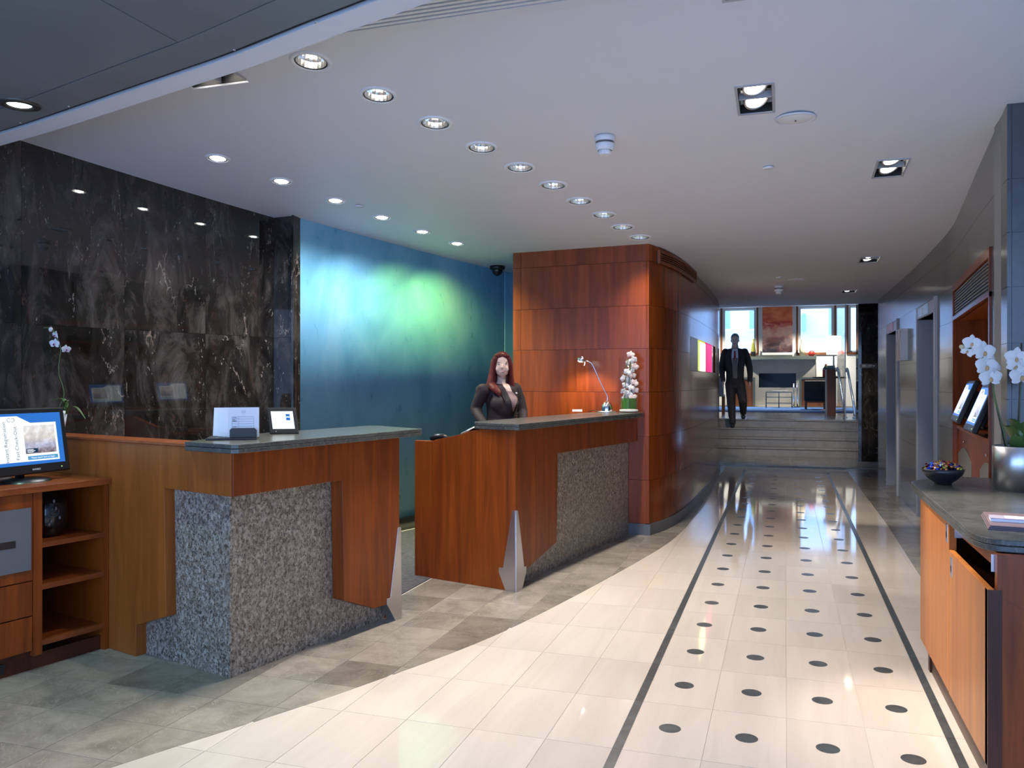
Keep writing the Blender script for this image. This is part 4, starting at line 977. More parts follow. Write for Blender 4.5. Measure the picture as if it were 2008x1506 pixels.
for k in range(4): part('vent_slat', cab(MB(), cz(14, 1310)[0] + .01, cz(14, 1310)[0] + .29, .024 + .011 * k, .029 + .011 * k, -.022, -.018), 'black_matte', vn)
# black rose vase on the top shelf
vs_, vz = cz(128, 1010)[0], zs[0] + .012
bx_, by_ = C0[0] - e1[0] * vs_ - e1[1] * .17, C0[1] - e1[1] * vs_ + e1[0] * .17
rv = thing('black_vase', 'glossy black rounded vase with etched rose on the cabinet shelf', 'vase', (bx_, by_, vz))
hv = ZT - .035 - vz
part('body', MB().lathe([(.001, .001), (.06, .001), (.075, .01), (.098, .06), (.104, hv * .5), (.095, hv * .75), (.06, hv * .93), (.045, hv * .97), (.04, hv), (.034, hv)], (bx_, by_, vz), 40), mat('black_gloss', (.006, .006, .008), .06), rv)
em = mat('etched_grey', (.16, .16, .16), .5)
dv = Vector((-bx_, -by_, 0)).normalized(); dv = (Matrix.Rotation(.35, 4, 'Z') @ dv)
def on_vase(a, z): 
    d = Matrix.Rotation(a, 4, 'Z') @ dv; return Vector((bx_, by_, vz + z)) + d * (.1055 if abs(z - hv * .5) < .035 else .1035)
for r_ in (.006, .012, .018, .025):
    part('etched_petal', MB().tube([on_vase((r_ * math.cos(t)) / .1, hv * .55 + r_ * math.sin(t)) for t in [r_ * 90 + .45 * k for k in range(11)]], .0012, 4), em, rv)
for a, z in ((.1, .62), (-.12, .36), (.3, .42), (.02, .78), (-.2, .3)):
    c = on_vase(a, hv * z); part('etched_leaf', MB().ball(c, (.006, .006, .010), 8, 5), em, rv)
# monitor on the cabinet
dm_ = Vector((.05, .9987, 0)); nm_ = Vector((.9987, -.05, 0)); up_ = (Vector((0, 0, 1)) - nm_ * .165).normalized(); wdM, htM = .52, .345
rbk = Vector((-3.70, 3.585, ZT + .055)); org = rbk - dm_ * wdM; aw = -(nm_ + Vector((0, 0, .165))).normalized()
MX = Matrix(((dm_.x, aw.x, up_.x, org.x), (dm_.y, aw.y, up_.y, org.y), (dm_.z, aw.z, up_.z, org.z), (0, 0, 0, 1)))
ml = monitor('check_in_monitor', 'wide black check in monitor on the sideboard at the left edge', MX, wdM, htM, (org.x, org.y + .25, ZT + .012), 'KHYRO')
bc = Vector((-3.77, 3.36, ZT + .012))
part('stand_base', MB().lathe([(.001, .02), (.06, .02), (.10, .012), (.108, 0)], bc, 32, mtx=Matrix.Scale(1.25, 4, (0, 1, 0))), 'black', ml)
part('stand_neck', MB().tube([bc + Vector((-.035, 0, .01)), bc + Vector((-.065, 0, .12))], .022), 'black', ml)
rmx = Vector((*onz(6, 941, ZT + .012), ZT + .012))
rc = thing('remote_control', 'silver remote control with coloured buttons in front of the left monitor', 'remote control', tuple(rmx))
RM = Matrix.Translation(rmx) @ Matrix.Rotation(math.radians(-8), 4, 'Z')
part('body', MB().box(-.025, .025, -.14, .03, 0, .02, RM), 'steel', rc, bev=.005)
for k, cc in enumerate(((.5, .02, .02), (.05, .35, .1), (.6, .5, .05), (.05, .2, .5), (.5, .02, .02), (.05, .4, .2))):
    part('button', MB().ball(RM @ Vector((-.012 + .012 * (k % 3), .015 - .018 * (k // 3), .0205)), (.005, .005, .003), 8, 5), mat('button_%d' % k, cc, .4), rc)
# orchid on the ledge
ox, oy = -4.055, 3.83; oz = 1.14; so = (ox * FW[0] + oy * FW[1]) / F_PX
u_o = CX + F_PX * (ox * RT[0] + oy * RT[1]) / (so * F_PX)
def op(u, v, d=0.): return Vector((ox + RT[0] * (u - u_o) * so + FW[0] * d, oy + RT[1] * (u - u_o) * so + FW[1] * d, EYE + (HZ - v) * so))
orc = thing('potted_orchid', 'slender orchid with magenta lipped white blooms behind the left monitor', 'orchid', (ox, oy, oz))
part('pot', MB().lathe([(.001, .0), (.035, .0), (.055, .14), (.05, .14), (.03, .01), (.001, .01)], (ox, oy, oz), 28), 'white', orc)
part('stem', MB().tube(smooth_curve([op(u_o, 806), op(125, 778), op(123, 757), op(116.5, 738), op(115, 722), op(117, 702), op(119, 685), op(113, 665), op(106, 650), op(97, 643), op(85, 643)], 4), .0032, 6), 'stem', orc)
blossom(orc, op(108, 674), .033, (-FW[0] - .1, -FW[1], .0), .1, 'petal', 'magenta_lip'); blossom(orc, op(110, 657), .026, (-FW[0] - .5, -FW[1], -.1), .2, 'petal', 'magenta_lip')
blossom(orc, op(129, 685), .028, (-FW[0] + .9, -FW[1] * .5, .0), .0, 'petal', 'magenta_lip'); part('bud', MB().ball(op(99.5, 646), (.012, .012, .014), 10, 7), 'petal', orc)
leaf(orc, [op(128, 812), op(128, 790), op(118, 782), op(100, 788)], .022); leaf(orc, [op(131, 812), op(136, 800), op(150, 800), op(168, 822)], .016); leaf(orc, [op(126, 800), op(132, 785), op(129, 815)], .015)

# ================================================================== NICHE WITH KIOSKS IN THE RIGHT WALL
nch = struct('wall_niche', MB().box(1.88, 1.92, N0 - .05, N1 + .05, 0, 2.25), 'cherry', (1.4, 6.5, 0), label='cherry lined kiosk niche in the tiled wall')
part('lining_far', MB().box(rx(N1) + .005, 1.88, N1 - .045, N1 - .001, 0, 2.2), 'cherry', nch)
part('lining_near', MB().box(rx(N0) + .005, 1.88, N0 + .001, N0 + .03, 0, 2.2), 'cherry', nch)
part('lining_top', curved_panel(lambda y: rx(y) + .03, N0 + .03, N1 - .045, 1.955, 1.975, .5, 8, False), 'cherry_shelf', nch)
fz = [(2.19, 2.25), (1.955, 1.985)]
for z0, z1 in fz: part('frame_rail', curved_panel(lambda y: rx(y) - .012, N0, N1, z0, z1, .03, 8, False), 'cherry_red', nch)
part('frame_stile', curved_panel(lambda y: rx(y) - .012, N1 - .05, N1, 0, 2.19, .03, 2, False), 'cherry_red', nch)
part('frame_stile', curved_panel(lambda y: rx(y) - .012, N0, N0 + .035, 0, 2.19, .03, 2, False), 'cherry_red', nch)
part('louvre_back', curved_panel(lambda y: rx(y) + .03, N0 + .036, N1 - .051, 1.985, 2.19, .02, 8, False), 'black_matte', nch)
for k in range(9): part('louvre_slat', curved_panel(lambda y: rx(y) + .0, N0 + .036, N1 - .051, 1.992 + .0222 * k, 2.004 + .0222 * k, .025, 8, False), 'greymetal', nch)
kc = thing('kiosk_cabinet', 'cherry kiosk cabinet with arched grey doors inside the wall niche', 'cabinet', (1.5, 6.5, 0))
KZ = 1.07
part('top', curved_panel(lambda y: rx(y) + .012, N0 + .036, N1 - .051, KZ, KZ + .025, .52, 8, False), 'cherry_shelf', kc)
part('body', curved_panel(lambda y: rx(y) + .05, N0 + .036, N1 - .051, 0, KZ, .45, 8, False), 'wood_dark', kc)
kb = [N0 + .036, y_on_curve(rx, 1943, 5, 8), y_on_curve(rx, 1912, 5, 8), y_on_curve(rx, 1897, 5, 8), N1 - .051]
for y0, y1, nmx in ((kb[0], kb[1], 0), (kb[1], kb[2], 1), (kb[2], kb[3], 0), (kb[3], kb[4], 1)):
    if y1 - y0 < .02: continue
    dd = part('door' if nmx else 'stile', curved_panel(lambda y: rx(y) + .03, y0 + .003, y1 - .003, .06, KZ - .005, .02, 4, False), 'cherry_red', kc)
    if nmx:
        ym, wy = (y0 + y1) / 2, (y1 - y0) / 2 - .01
        a0 = (rx(y1) + .03, y1 - .01); dq = unit(a0, (rx(y0) + .03, y0 + .01)); LL = math.hypot(rx(y0) - rx(y1), 2 * wy)
        arch = [(0, .1), (LL, .1)] + [(LL * (1 - k / 10), .86 + .075 * math.sin(math.pi * k / 10)) for k in range(11)]
        part('arched_plate', MB().slab(a0, dq, arch, 0, .004), 'kiosk_grey', dd, 'arched grey metal plate')
        part('lock', MB().lathe([(.001, 0), (.01, 0), (.01, .01)], (0, 0, 0), 12, mtx=Matrix.Translation((rx(ym) + .028, ym, .985)) @ Matrix.Rotation(-math.pi / 2, 4, 'Y')), 'chrome', dd)
        part('slot_pull', MB().slab(a0, dq, [(LL * .25, .70), (LL * .7, .70), (LL * .7, .71), (LL * .25, .71)], .004, .007), 'black', dd)
def kiosk(cx0, cy0, cz0, lab, ty):
    xd = Vector((rx(cy0 - .4) - rx(cy0), -.4, 0)).normalized(); nn = Vector((xd.y, -xd.x, 0))      # viewer side is -x
    if nn.x > 0: nn = -nn
    up = (Vector((0, 0, 1)) - nn * .40).normalized(); away = -(nn + Vector((0, 0, .40))).normalized()
    MXk = Matrix(((xd.x, away.x, up.x, cx0), (xd.y, away.y, up.y, cy0), (xd.z, away.z, up.z, cz0), (0, 0, 0, 1)))
    m_ = monitor('kiosk_monitor', lab, MXk, .48, .335, (cx0 + .12, cy0 - .24, KZ + .025), 'KHYRO', 'self check in kiosk monitors in the wall niche')
    b_ = Vector((cx0 + .17, cy0 - .24, KZ + .025))
    part('stand_base', MB().lathe([(.001, .018), (.05, .018), (.085, .01), (.09, 0)], b_, 28), 'black', m_); part('stand_neck', MB().tube([b_ + Vector((0, 0, .01)), b_ + Vector((.02, 0, .1))], .025), 'black', m_)
kiosk(1.155, 6.41, 1.125, 'tilted kiosk monitor nearest the white orchid', 0)
kiosk(1.227, 7.30, 1.150, 'tilted kiosk monitor deeper along the niche', 0)

# ================================================================== RIGHT COUNTER
XF = .66
rcn = thing('concierge_counter', 'cherry counter with rounded dark stone top at the right edge', 'counter', (1.0, 4.2, 0))
zR = .90
stR = smooth_curve([(.645, 3.62), (.642, 3.47), (.656, 3.36), (.70, 3.30), (.78, 3.285), (.95, 3.285)], 5) + [(1.62, 3.285), (1.62, 4.98), (1.108, 4.98), (1.112, 5.39)] + smooth_curve([(.99, 5.395), (.85, 5.32), (.75, 5.215), (.665, 5.085), (.652, 4.95)], 4)
part('countertop', MB().prism(stR, zR - .020, zR), 'countertop', rcn, 'dark stone countertop with rounded corner', bev=.003)
part('countertop_lower', MB().prism(stR, zR - .043, zR - .0215), 'countertop', rcn, 'dark stone countertop with rounded corner', bev=.003)
yA, yB, yC = 4.74, 3.95, 3.235
zB = zR - .0435
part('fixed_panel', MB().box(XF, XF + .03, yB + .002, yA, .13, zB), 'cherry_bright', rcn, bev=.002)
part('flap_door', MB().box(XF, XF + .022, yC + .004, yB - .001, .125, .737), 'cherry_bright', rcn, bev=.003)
part('slot_floor', MB().add([(XF + .022, yC + .01, .72), (XF + .022, yB, .72), (XF + .25, yB, .60), (XF + .25, yC + .01, .60)], [(0, 1, 2, 3)]), 'wood_dark', rcn)
part('slot_back', MB().box(XF + .25, XF + .27, yC + .04, yB, .5, zB), 'wood_dark', rcn)
part('drawer_front', MB().box(XF + .045, XF + .06, yC + .045, yB - .005, .795, zB - .006), 'cherry', rcn)
for y_ in (yB - .006, yC + .048): part('drawer_runner', MB().box(XF + .02, XF + .062, y_ - .004, y_, .79, .85), 'steel', rcn)
for y_, z_h in ((yB + .05, .80), (yB - .055, .675)):
    h = part('recessed_pull', MB().box(XF - .002, XF + .004, y_ - .02, y_ + .02, z_h - .04, z_h + .04), 'steel', rcn, bev=.002)
    part('pull_hole', MB().ball((XF - .001, y_, z_h - .008), (.003, .010, .018), 10, 6), 'black', h)
part('end_panel', MB().box(XF + .045, 1.55, yC + .012, yC + .04, .02, zB), 'cherry', rcn)
part('end_stile', MB().box(XF + .0, XF + .044, yC + .0, yC + .04, .02, .735), 'wood_dark', rcn)
part('end_stile', MB().box(XF + .03, XF + .044, yC + .004, yC + .04, .735, zB), 'cherry', rcn)
part('core', MB().box(XF + .28, 1.55, yC + .045, 4.72, .02, zB), 'wood_dark', rcn)
part('kick_board', MB().box(.692, .71, yC + .05, 4.60, .0, .125), 'wood_dark', rcn)
part('leg', MB().box(.685, .74, 4.61, 4.66, 0, .13), 'wood_dark', rcn)
part('far_panel', MB().box(XF + .031, 1.1, yA - .03, yA, .13, zB), 'cherry', rcn)
# bowl of sweets
bx0, by0 = onz(1849, 949, zR)
bw_ = thing('sweet_bowl', 'dark ceramic bowl on the right counter filled with foil sweets', 'bowl', (bx0, by0, zR))
part('bowl', MB().lathe([(.001, 0), (.042, 0), (.044, .008), (.075, .03), (.098, .058), (.106, .082), (.102, .083), (.092, .058), (.07, .036), (.001, .02)], (bx0, by0, zR), 44), 'bowl', bw_)
wr = random.Random(5); wt = []
for i, cm in enumerate(CANDY):
    mb = MB(); R_ = Matrix.Rotation(.4, 4, 'X')
    mb.ball((0, 0, 0), (.013, .010, .009), 8, 5)
    for s_ in (-1, 1): mb.add([(s_ * .011, 0, 0), (s_ * .022, -.009, .004), (s_ * .023, .001, -.006), (s_ * .022, .009, .005)], [(0, 1, 2), (0, 2, 3)])
    me = mb.mesh('sweet'); me.materials.append(cm); wt.append(me)
CN = ['blue', 'gold', 'red', 'copper', 'silver', 'green']
for i in range(84):
    r_ = .086 * math.sqrt(wr.random()); a = wr.random() * 6.28; k = wr.choice((0, 0, 1, 1, 2, 3, 3, 4, 5))
    o = bpy.data.objects.new('sweet', wt[k]); COL.objects.link(o)
    o.location = (bx0 + r_ * math.cos(a), by0 + r_ * math.sin(a), zR + .078 + .032 * (1 - (r_ / .09) ** 2) - .012 * wr.random()); o.rotation_euler = (wr.random() * 6, wr.random() * 6, wr.random() * 6)
    tag(o, '%s foil wrapped sweet heaped in the dark bowl' % CN[k], 'sweet', 'foil sweets in the bowl')
# steel planter with white orchids
px_, py_ = 1.118, 4.825; pr_ = .112
pl_ = thing('orchid_planter', 'brushed steel cylinder planter of tall white orchids on the right counter', 'potted orchid', (px_, py_, zR))
part('cylinder', MB().lathe([(.001, 0), (pr_, 0), (pr_, .222), (pr_ - .005, .226), (pr_ - .010, .222), (pr_ - .010, .19), (.001, .19)], (px_, py_, zR), 56), 'steel', pl_)
part('bark', MB().lathe([(pr_ - .011, .19), (pr_ - .012, .206), (.05, .212), (.001, .208)], (px_, py_, zR), 28), 'soil', pl_)
sp_ = (px_ * FW[0] + py_ * FW[1]) / F_PX; u_p = CX + F_PX * (px_ * RT[0] + py_ * RT[1]) / (sp_ * F_PX)
def pp(u, v, d=0.): return Vector((px_ + RT[0] * (u - u_p) * sp_ + FW[0] * d, py_ + RT[1] * (u - u_p) * sp_ + FW[1] * d, EYE + (HZ - v) * sp_))
part('stem', MB().tube(smooth_curve([pp(1976, 884), pp(1966, 840), pp(1954, 795), pp(1946, 755), pp(1938, 712), pp(1922, 694), pp(1905, 684), pp(1888, 679)], 5), .0045, 8), 'stem', pl_)
part('stem', MB().tube(smooth_curve([pp(1995, 884), pp(1998, 830), pp(2000, 775), pp(2004, 725), pp(2007, 700)], 5), .0045, 8), 'stem', pl_)
part('stake', MB().tube([pp(1994, 886), pp(1999, 780), pp(2003, 673)], .004, 6), 'stake', pl_); part('stake', MB().tube([pp(1974, 886), pp(1957, 810), pp(1945, 752)], .004, 6), 'stake', pl_)
fcam = Vector((-FW[0], -FW[1], .05))
for (u, v, s_, dx, ro) in ((1903, 673, .046, -.25, .1), (1900, 688, .038, -.5, .5), (1927, 690, .058, .0, 0), (1940, 700, .050, .7, .4), (1931, 718, .062, .05, .05), (1955, 727, .050, .9, -.2), (1939, 741, .058, -.1, -.1), (1991, 702, .058, -.35, .1), (1990, 718, .052, -.2, .5), (2000, 738, .062, -.1, 0), (2012, 715, .055, .3, .2), (2018, 745, .055, .4, .2)):
    blossom(pl_, pp(u, v, .01 if abs(dx) > .4 else -.01), s_, (fcam.x + dx, fcam.y + dx * .2, .05), ro)
part('bud', MB().ball(pp(1886, 680), (.013, .013, .011), 10, 7), 'cream_vase', pl_)
for pth, wl in (([pp(1998, 884), pp(1986, 860), pp(1974, 838), pp(1970, 836)], .05), ([pp(1996, 882), pp(1992, 852), pp(1985, 828), pp(1978, 822)], .05), ([pp(2000, 882), pp(2010, 850), pp(2025, 832), pp(2040, 836)], .05), ([pp(1990, 884, -.03), pp(1980, 868, -.06), pp(1972, 852, -.08)], .035), ([pp(1998, 880, -.03), pp(1999, 850, -.05), pp(1994, 826, -.06)], .045)): leaf(pl_, pth, wl)
# folders
fa, fb = (.762, 3.86), (.715, 3.50)
fdir = unit(fb, fa); fnr = (fdir[1], -fdir[0]); flen = math.hypot(fa[0] - fb[0], fa[1] - fb[1])
FNS = ['lowest mauve folder of the stack on the right counter', 'middle mauve folder of the stack on the right counter', 'top mauve folder of the stack on the right counter']
for k in range(3):
    o_ = (fb[0] + .004 * k, fb[1] + .003 * k); z0 = zR + .0055 * k
    cpts = [o_, (o_[0] + fdir[0] * flen, o_[1] + fdir[1] * flen), (o_[0] + fdir[0] * flen + fnr[0] * .31, o_[1] + fdir[1] * flen + fnr[1] * .31), (o_[0] + fnr[0] * .31, o_[1] + fnr[1] * .31)]
    fo = thing('folder', FNS[k], 'folder', (*o_, z0), 'stacked mauve folders'); part('cover', MB().prism(cpts, z0 + .0035, z0 + .0052), 'purple', fo); part('pages', MB().prism(cpts, z0, z0 + .0034), 'purple_dark', fo)
bk = onz(1985, 1020, zR + .02); bo_ = thing('card_box', 'small lilac card box on top of the folders', 'box', (bk[0], bk[1], zR + .0165))
cpt = lambda du, dv_, s1, s2: [(bk[0] + fnr[0] * a + fdir[0] * b, bk[1] + fnr[1] * a + fdir[1] * b) for a, b in ((-s1, -s2), (s1, -s2), (s1, s2), (-s1, s2))]
part('box', MB().prism(cpt(0, 0, .075, .045), zR + .0165, zR + .0275), 'white', bo_, bev=.001); part('lid', MB().prism(cpt(0, 0, .076, .046), zR + .0275, zR + .030), mat('lilac_card', (.36, .32, .42), .6), bo_); part('label_paper', MB().prism([(p[0] + fnr[0] * .02, p[1] + fnr[1] * .02) for p in cpt(0, 0, .045, .035)], zR + .0301, zR + .0306), 'paper', bo_)

# ================================================================== LOUNGE UP THE STAIRS
LZ, LY, LC = .68, 27.0, 3.75
lf = struct('floor_lounge', MB().box(-4, 3.4, 18.28, 33, .4, LZ - .002), 'grout')
for i in range(12):
    for j in range(5):
        x0 = -3.6 + .56 * i; y0 = 18.28 + .72 * j
        me_k = 'lt'
        if me_k not in _cache: _cache[me_k] = MB().box(-.278, .278, -.358, .358, -.012, 0).mesh('lounge_tile'); _cache[me_k].materials.append(M['slate'])
        o = bpy.data.objects.new('lounge_tile', _cache[me_k]); COL.objects.link(o); o.parent = lf; o.location = (x0 + .28, y0 + .36, LZ)
solo('blue_rug', MB().box(-3.2, 2.2, 21.95, 26.05, LZ, LZ + .012), 'rug', (-.5, 24, LZ), 'streaked blue rug in the lounge up the stairs', 'rug', bev=.004)
struct('ceiling_lounge', MB().box(-4, 3.4, 14.5, 27.4, LC, LC + .2), 'ceiling')
struct('wall_lounge_left', MB().box(-4.2, -3.9, 14.6, 27.4, 0, LC), 'wallwhite', (-4, 20, 0))
struct('wall_lounge_right', MB().box(3.2, 3.4, 14.03, 27.4, 0, LC), 'wallwhite', (3.3, 20, 0))
struct('wall_stair_right', MB().box(1.62, 3.2, 15.55, 15.8, 0, LC), 'wallwhite', (2.4, 15.6, 0))
struct('wall_leak_block', MB().box(1.7, 3.3, 13.9, 14.02, 0, 2.69), 'wallwhite', (2.5, 14, 0))  # unseen wall, added to stop outside light leaking through the gap by the pier
struct('wall_bulkhead', MB().box(-4, 3.4, 14.4, 14.5, 2.72, LC), 'ceiling', (0, 14.45, 3))
struct('wall_block_side', MB().box(-4.2, -2.55, 13.9, 14.12, 0, LC), 'wallwhite', (-3.3, 14, 0))
X = lambda u: ony(u, 700, LY)[0]; Z = lambda v: ony(1530, v, LY)[2]
wz0, wz1 = Z(692), Z(605)
wins = [(X(1415), X(1485)), (X(1563.5), X(1637.5)), (X(1662), X(1730))]
mbw2 = MB(); edges = [-3.9] + [e for w_ in wins for e in w_] + [3.2]
for a, b in zip(edges[::2], edges[1::2]): mbw2.box(a, b, LY, LY + .3, LZ, LC)
for a, b in wins: mbw2.box(a, b, LY, LY + .3, LZ, wz0); mbw2.box(a, b, LY, LY + .3, wz1, LC)
wbk = struct('wall_lounge_back', mbw2, 'wallwhite', (0, LY, LZ))
for i, (a, b) in enumerate(wins):
    wn = struct('window_%d' % (i + 1), MB().box(a + .1, b - .1, LY + .14, LY + .15, wz0 + .05, wz1 - .02), 'glass', ((a + b) / 2, LY, wz0), label='%s tall lounge window' % ['left', 'right', 'far right'][i])
    for x0, x1, z0, z1 in ((a + .02, a + .1, wz0, wz1), (b - .1, b - .02, wz0, wz1), (a + .1, b - .1, wz0, wz0 + .05), (a + .1, b - .1, wz1 - .02, wz1)): part('sash', MB().box(x0, x1, LY + .08, LY + .2, z0, z1), 'wallwhite', wn)
    for x0, x1, z0, z1 in ((a - .03, a + .02, wz0 - .03, wz1 + .05), (b - .02, b + .03, wz0 - .03, wz1 + .05), (a - .03, b + .03, wz0 - .07, wz0)): part('casing', MB().box(x0, x1, LY - .03, LY + .08, z0, z1), 'trim_brown', wn)
# street front opposite
fc = solo('street_building', MB().box(-6, 5, 36, 37, -3, 12), 'facade', (0, 36, -3), 'pale stone building seen through the lounge windows', 'building')
def fw(u0, u1, v0, v1, n, m, d=.12):
    a = ony(u0, v1, 36); b = ony(u1, v0, 36); return part(n, MB().box(a[0], b[0], 36 - d, 36.02, a[2], b[2]), m, fc)
fw(1422, 1431, 560, 645, 'window', 'facade_win', .03); fw(1470, 1486, 560, 645, 'window', 'facade_win', .03); fw(1419, 1437, 645, 650, 'sill', 'facade'); fw(1466, 1490, 645, 650, 'sill', 'facade')
fw(1400, 1660, 656, 661, 'cornice', 'facade', .25); fw(1572, 1580, 617, 650, 'bracket', 'facade_win', .5); fw(1626, 1640, 560, 690, 'window', 'facade_win', .03)
# painting
pt = thing('sunset_painting', 'red and orange abstract sunset painting above the fireplace', 'painting', (X(1525), LY, Z(696)))
part('canvas', MB().box(X(1495), X(1554), LY - .06, LY - .01, Z(691), Z(602)), 'painting', pt); part('ledge', MB().box(X(1494.5), X(1555), LY - .09, LY - .005, Z(696), Z(691.5)), 'wallwhite', pt)
part('backing', MB().box(X(1494), X(1555.5), LY - .01, LY - .001, Z(696), Z(601)), 'wallwhite', pt)
# fireplace
fp = thing('fireplace', 'pale grey stone fireplace with bowed mantel and wide dark firebox', 'fireplace', (X(1525), LY - .3, LZ))
yF = LY - .35
XF2 = lambda u, y=yF: ony(u, 700, y)[0]; ZF = lambda v, y=yF: ony(1530, v, y)[2]
fb0, fb1, fz0, fz1 = XF2(1488), XF2(1561), ZF(760), ZF(732)
part('surround', MB().box(XF2(1452), fb0, yF, LY - .01, LZ, ZF(703)).box(fb1, XF2(1599), yF, LY - .01, LZ, ZF(703)).box(fb0, fb1, yF, LY - .01, LZ, fz0).box(fb0, fb1, yF, LY - .01, fz1, ZF(703)), 'hearth', fp)
xm, wm = XF2(1526), XF2(1601) - XF2(1526)
bow = [(xm - wm + 2 * wm * k / 16, yF - .04 - .22 * (1 - ((k - 8) / 8) ** 2)) for k in range(17)]
part('mantel', MB().prism(bow + [(xm + wm, LY - .01), (xm - wm, LY - .01)], ZF(705), ZF(699)), 'hearth_dark', fp, 'grey green bowed mantel shelf')
part('corbel', MB().prism([(xm - wm * .85 + 1.7 * wm * k / 12, yF - .01 - .15 * (1 - ((k - 6) / 6) ** 2)) for k in range(13)] + [(xm + wm * .85, yF + .01), (xm - wm * .85, yF + .01)], ZF(709), ZF(705)), 'hearth', fp)
part('firebox', MB().box(fb0, fb1, yF + .28, yF + .3, fz0, fz1), 'black', fp)
part('fire_glass', MB().box(fb0, fb1, yF + .01, yF + .014, fz0, fz1), mat('dark_glass', (.006, .010, .018), .15, spec=.1), fp)
part('hearth_plinth', MB().box(-3.2, 2.6, yF - .25, LY - .01, LZ, LZ + .05), 'hearth', fp)
zM = ZF(699)
def lathe_thing(name, u, v0, v1, prof, m, lab, y, z0, cat='vase', extra=None):
    x = ony(u, 700, y)[0]; h = (v1 - v0) * (x * FW[0] + y * FW[1]) / F_PX
    t = thing(name, lab, cat, (x, y, z0)); part('body', MB().lathe([(r * h, z * h) for r, z in prof], (x, y, z0), 24), m, t)
    if extra: part(extra[0], MB().lathe([(r * h, z * h) for r, z in extra[1]], (x, y, z0), 20), extra[2], t)
    return t
yV = LY - .3
lathe_thing('tapered_vase', 1477, 663, 698, [(.001, 0), (.13, 0), (.15, .12), (.13, .35), (.08, .7), (.04, 1), (.03, 1)], 'green_glass', 'tall tapered olive vase left on the mantel', yV, zM, extra=('base_band', [(.131, .005), (.153, .12), (.142, .28)], 'black'))
lathe_thing('bulb_vase', 1458, 684, 698, [(.001, 0), (.2, 0), (.3, .35), (.24, .7), (.1, .85), (.12, 1), (.1, 1)], 'red_glass', 'small red bulb vase at the left end of the mantel', yV, zM)
lathe_thing('bottle_vase', 1573.5, 663, 697, [(.001, 0), (.12, 0), (.18, .3), (.16, .55), (.09, .72), (.08, .9), (.1, 1), (.08, 1)], 'cream_vase', 'cream bottle shaped vase right on the mantel', yV, zM)
lathe_thing('round_vase', 1591.5, 686, 697, [(.001, 0), (.35, 0), (.58, .3), (.6, .6), (.4, .9), (.2, .97), (.2, 1)], 'red_glass', 'round red pomegranate shaped vase at the right end of the mantel', yV, zM)
# low cabinets either side
for a, b, lab in ((1425, 1481, 'low dark framed cabinet left of the fireplace'), (1567, 1640, 'low dark framed cabinet right of the fireplace')):
    lc = thing('low_cabinet', lab, 'cabinet', (XF2((a + b) / 2), yF - .2, LZ), 'low cabinets beside the fireplace')
    yl = yF - .3; x0, x1, z1 = ony(a, 700, yl)[0], ony(b, 700, yl)[0], ony(1500, 740, yl)[2]
    part('frame', MB().box(x0, x1, yl, yF - .255, z1 - .06, z1).box(x0, x0 + .07, yl, yF - .255, LZ + .03, z1 - .06).box(x1 - .07, x1, yl, yF - .255, LZ + .03, z1 - .06), 'hearth_dark', lc)
    part('panel', MB().box(x0 + .07, x1 - .07, yl + .01, yF - .256, LZ + .03, z1 - .06), 'trim_brown', lc)
# coffee rack
yK = 25.4; KX = lambda u: ony(u, 700, yK)[0]; KZ2 = lambda v: ony(1530, v, yK)[2]
ra = thing('magazine_table', 'thin metal frame table in front of the fireplace', 'table', (KX(1527), yK, LZ + .012)); b0, b1 = KX(1502), KX(1553); zt2 = KZ2(769)
wm_ = mat('wire_metal', (.10, .13, .16), .3, .8)
for x_ in (b0, (b0 + b1) / 2, b1):
    for y_ in (yK, yK + .35): part('leg', MB().tube([(x_, y_, LZ + .012), (x_, y_, zt2)], .012, 6), wm_, ra)
for zz in (zt2, LZ + .32, LZ + .15): part('shelf_rail', MB().box(b0, b1, yK - .012, yK + .36, zz - .012, zz + .008) if zz == zt2 else MB().box(b0, b1, yK - .01, yK + .01, zz - .01, zz + .01), wm_, ra)
solo('magazine', MB().box(KX(1515), KX(1545), yK + .05, yK + .3, zt2 + .009, zt2 + .03), 'paper', (KX(1530), yK, zt2 + .009), 'white magazines lying on the metal frame table', 'magazine')
# fire tools
tx = ony(1560, 700, 26.1)[0]; ft_ = thing('fire_tools', 'upright steel fire tool stand right of the firebox', 'fire tools', (tx, 26.1, LZ + .012))
part('base', MB().lathe([(.001, .03), (.12, .03), (.12, 0)], (tx, 26.1, LZ + .012), 20), 'black', ft_)
for dx in (-.05, .05): part('rod', MB().tube([(tx + dx, 26.1, LZ + .03), (tx + dx, 26.1, LZ + .72)], .022, 8), 'chrome', ft_)
# dark armchair
yA_ = 24.2; AX = lambda u: ony(u, 700, yA_)[0]; a0, a1 = AX(1576.5), AX(1622)
ac = thing('armchair', 'dark teal lounge armchair seen from behind with brown legs', 'armchair', ((a0 + a1) / 2, yA_, LZ + .012))
za0, za1 = ony(1600, 786, yA_)[2], ony(1600, 746.5, yA_)[2]
part('backrest', MB().box(a0, a1, yA_, yA_ + .16, za0, za1), 'upholstery', ac, bev=.03); part('seat', MB().box(a0 + .02, a1 - .02, yA_ + .161, yA_ + .75, za0, za0 + .22), 'upholstery', ac, bev=.03)
for s_ in (a0, a1 - .09): part('armrest', MB().box(s_, s_ + .09, yA_ + .162, yA_ + .75, za0 + .221, za0 + .40), 'upholstery', ac, bev=.02)
for x_ in (a0 + .03, a1 - .07):
    for y_ in (yA_ + .02, yA_ + .65): part('leg', MB().box(x_, x_ + .05, y_, y_ + .05, LZ + .012, za0), 'trim_brown', ac)
part('rail', MB().box(a0 + .08, a1 - .07, yA_ + .03, yA_ + .05, za0 - .05, za0), 'trim_brown', ac)
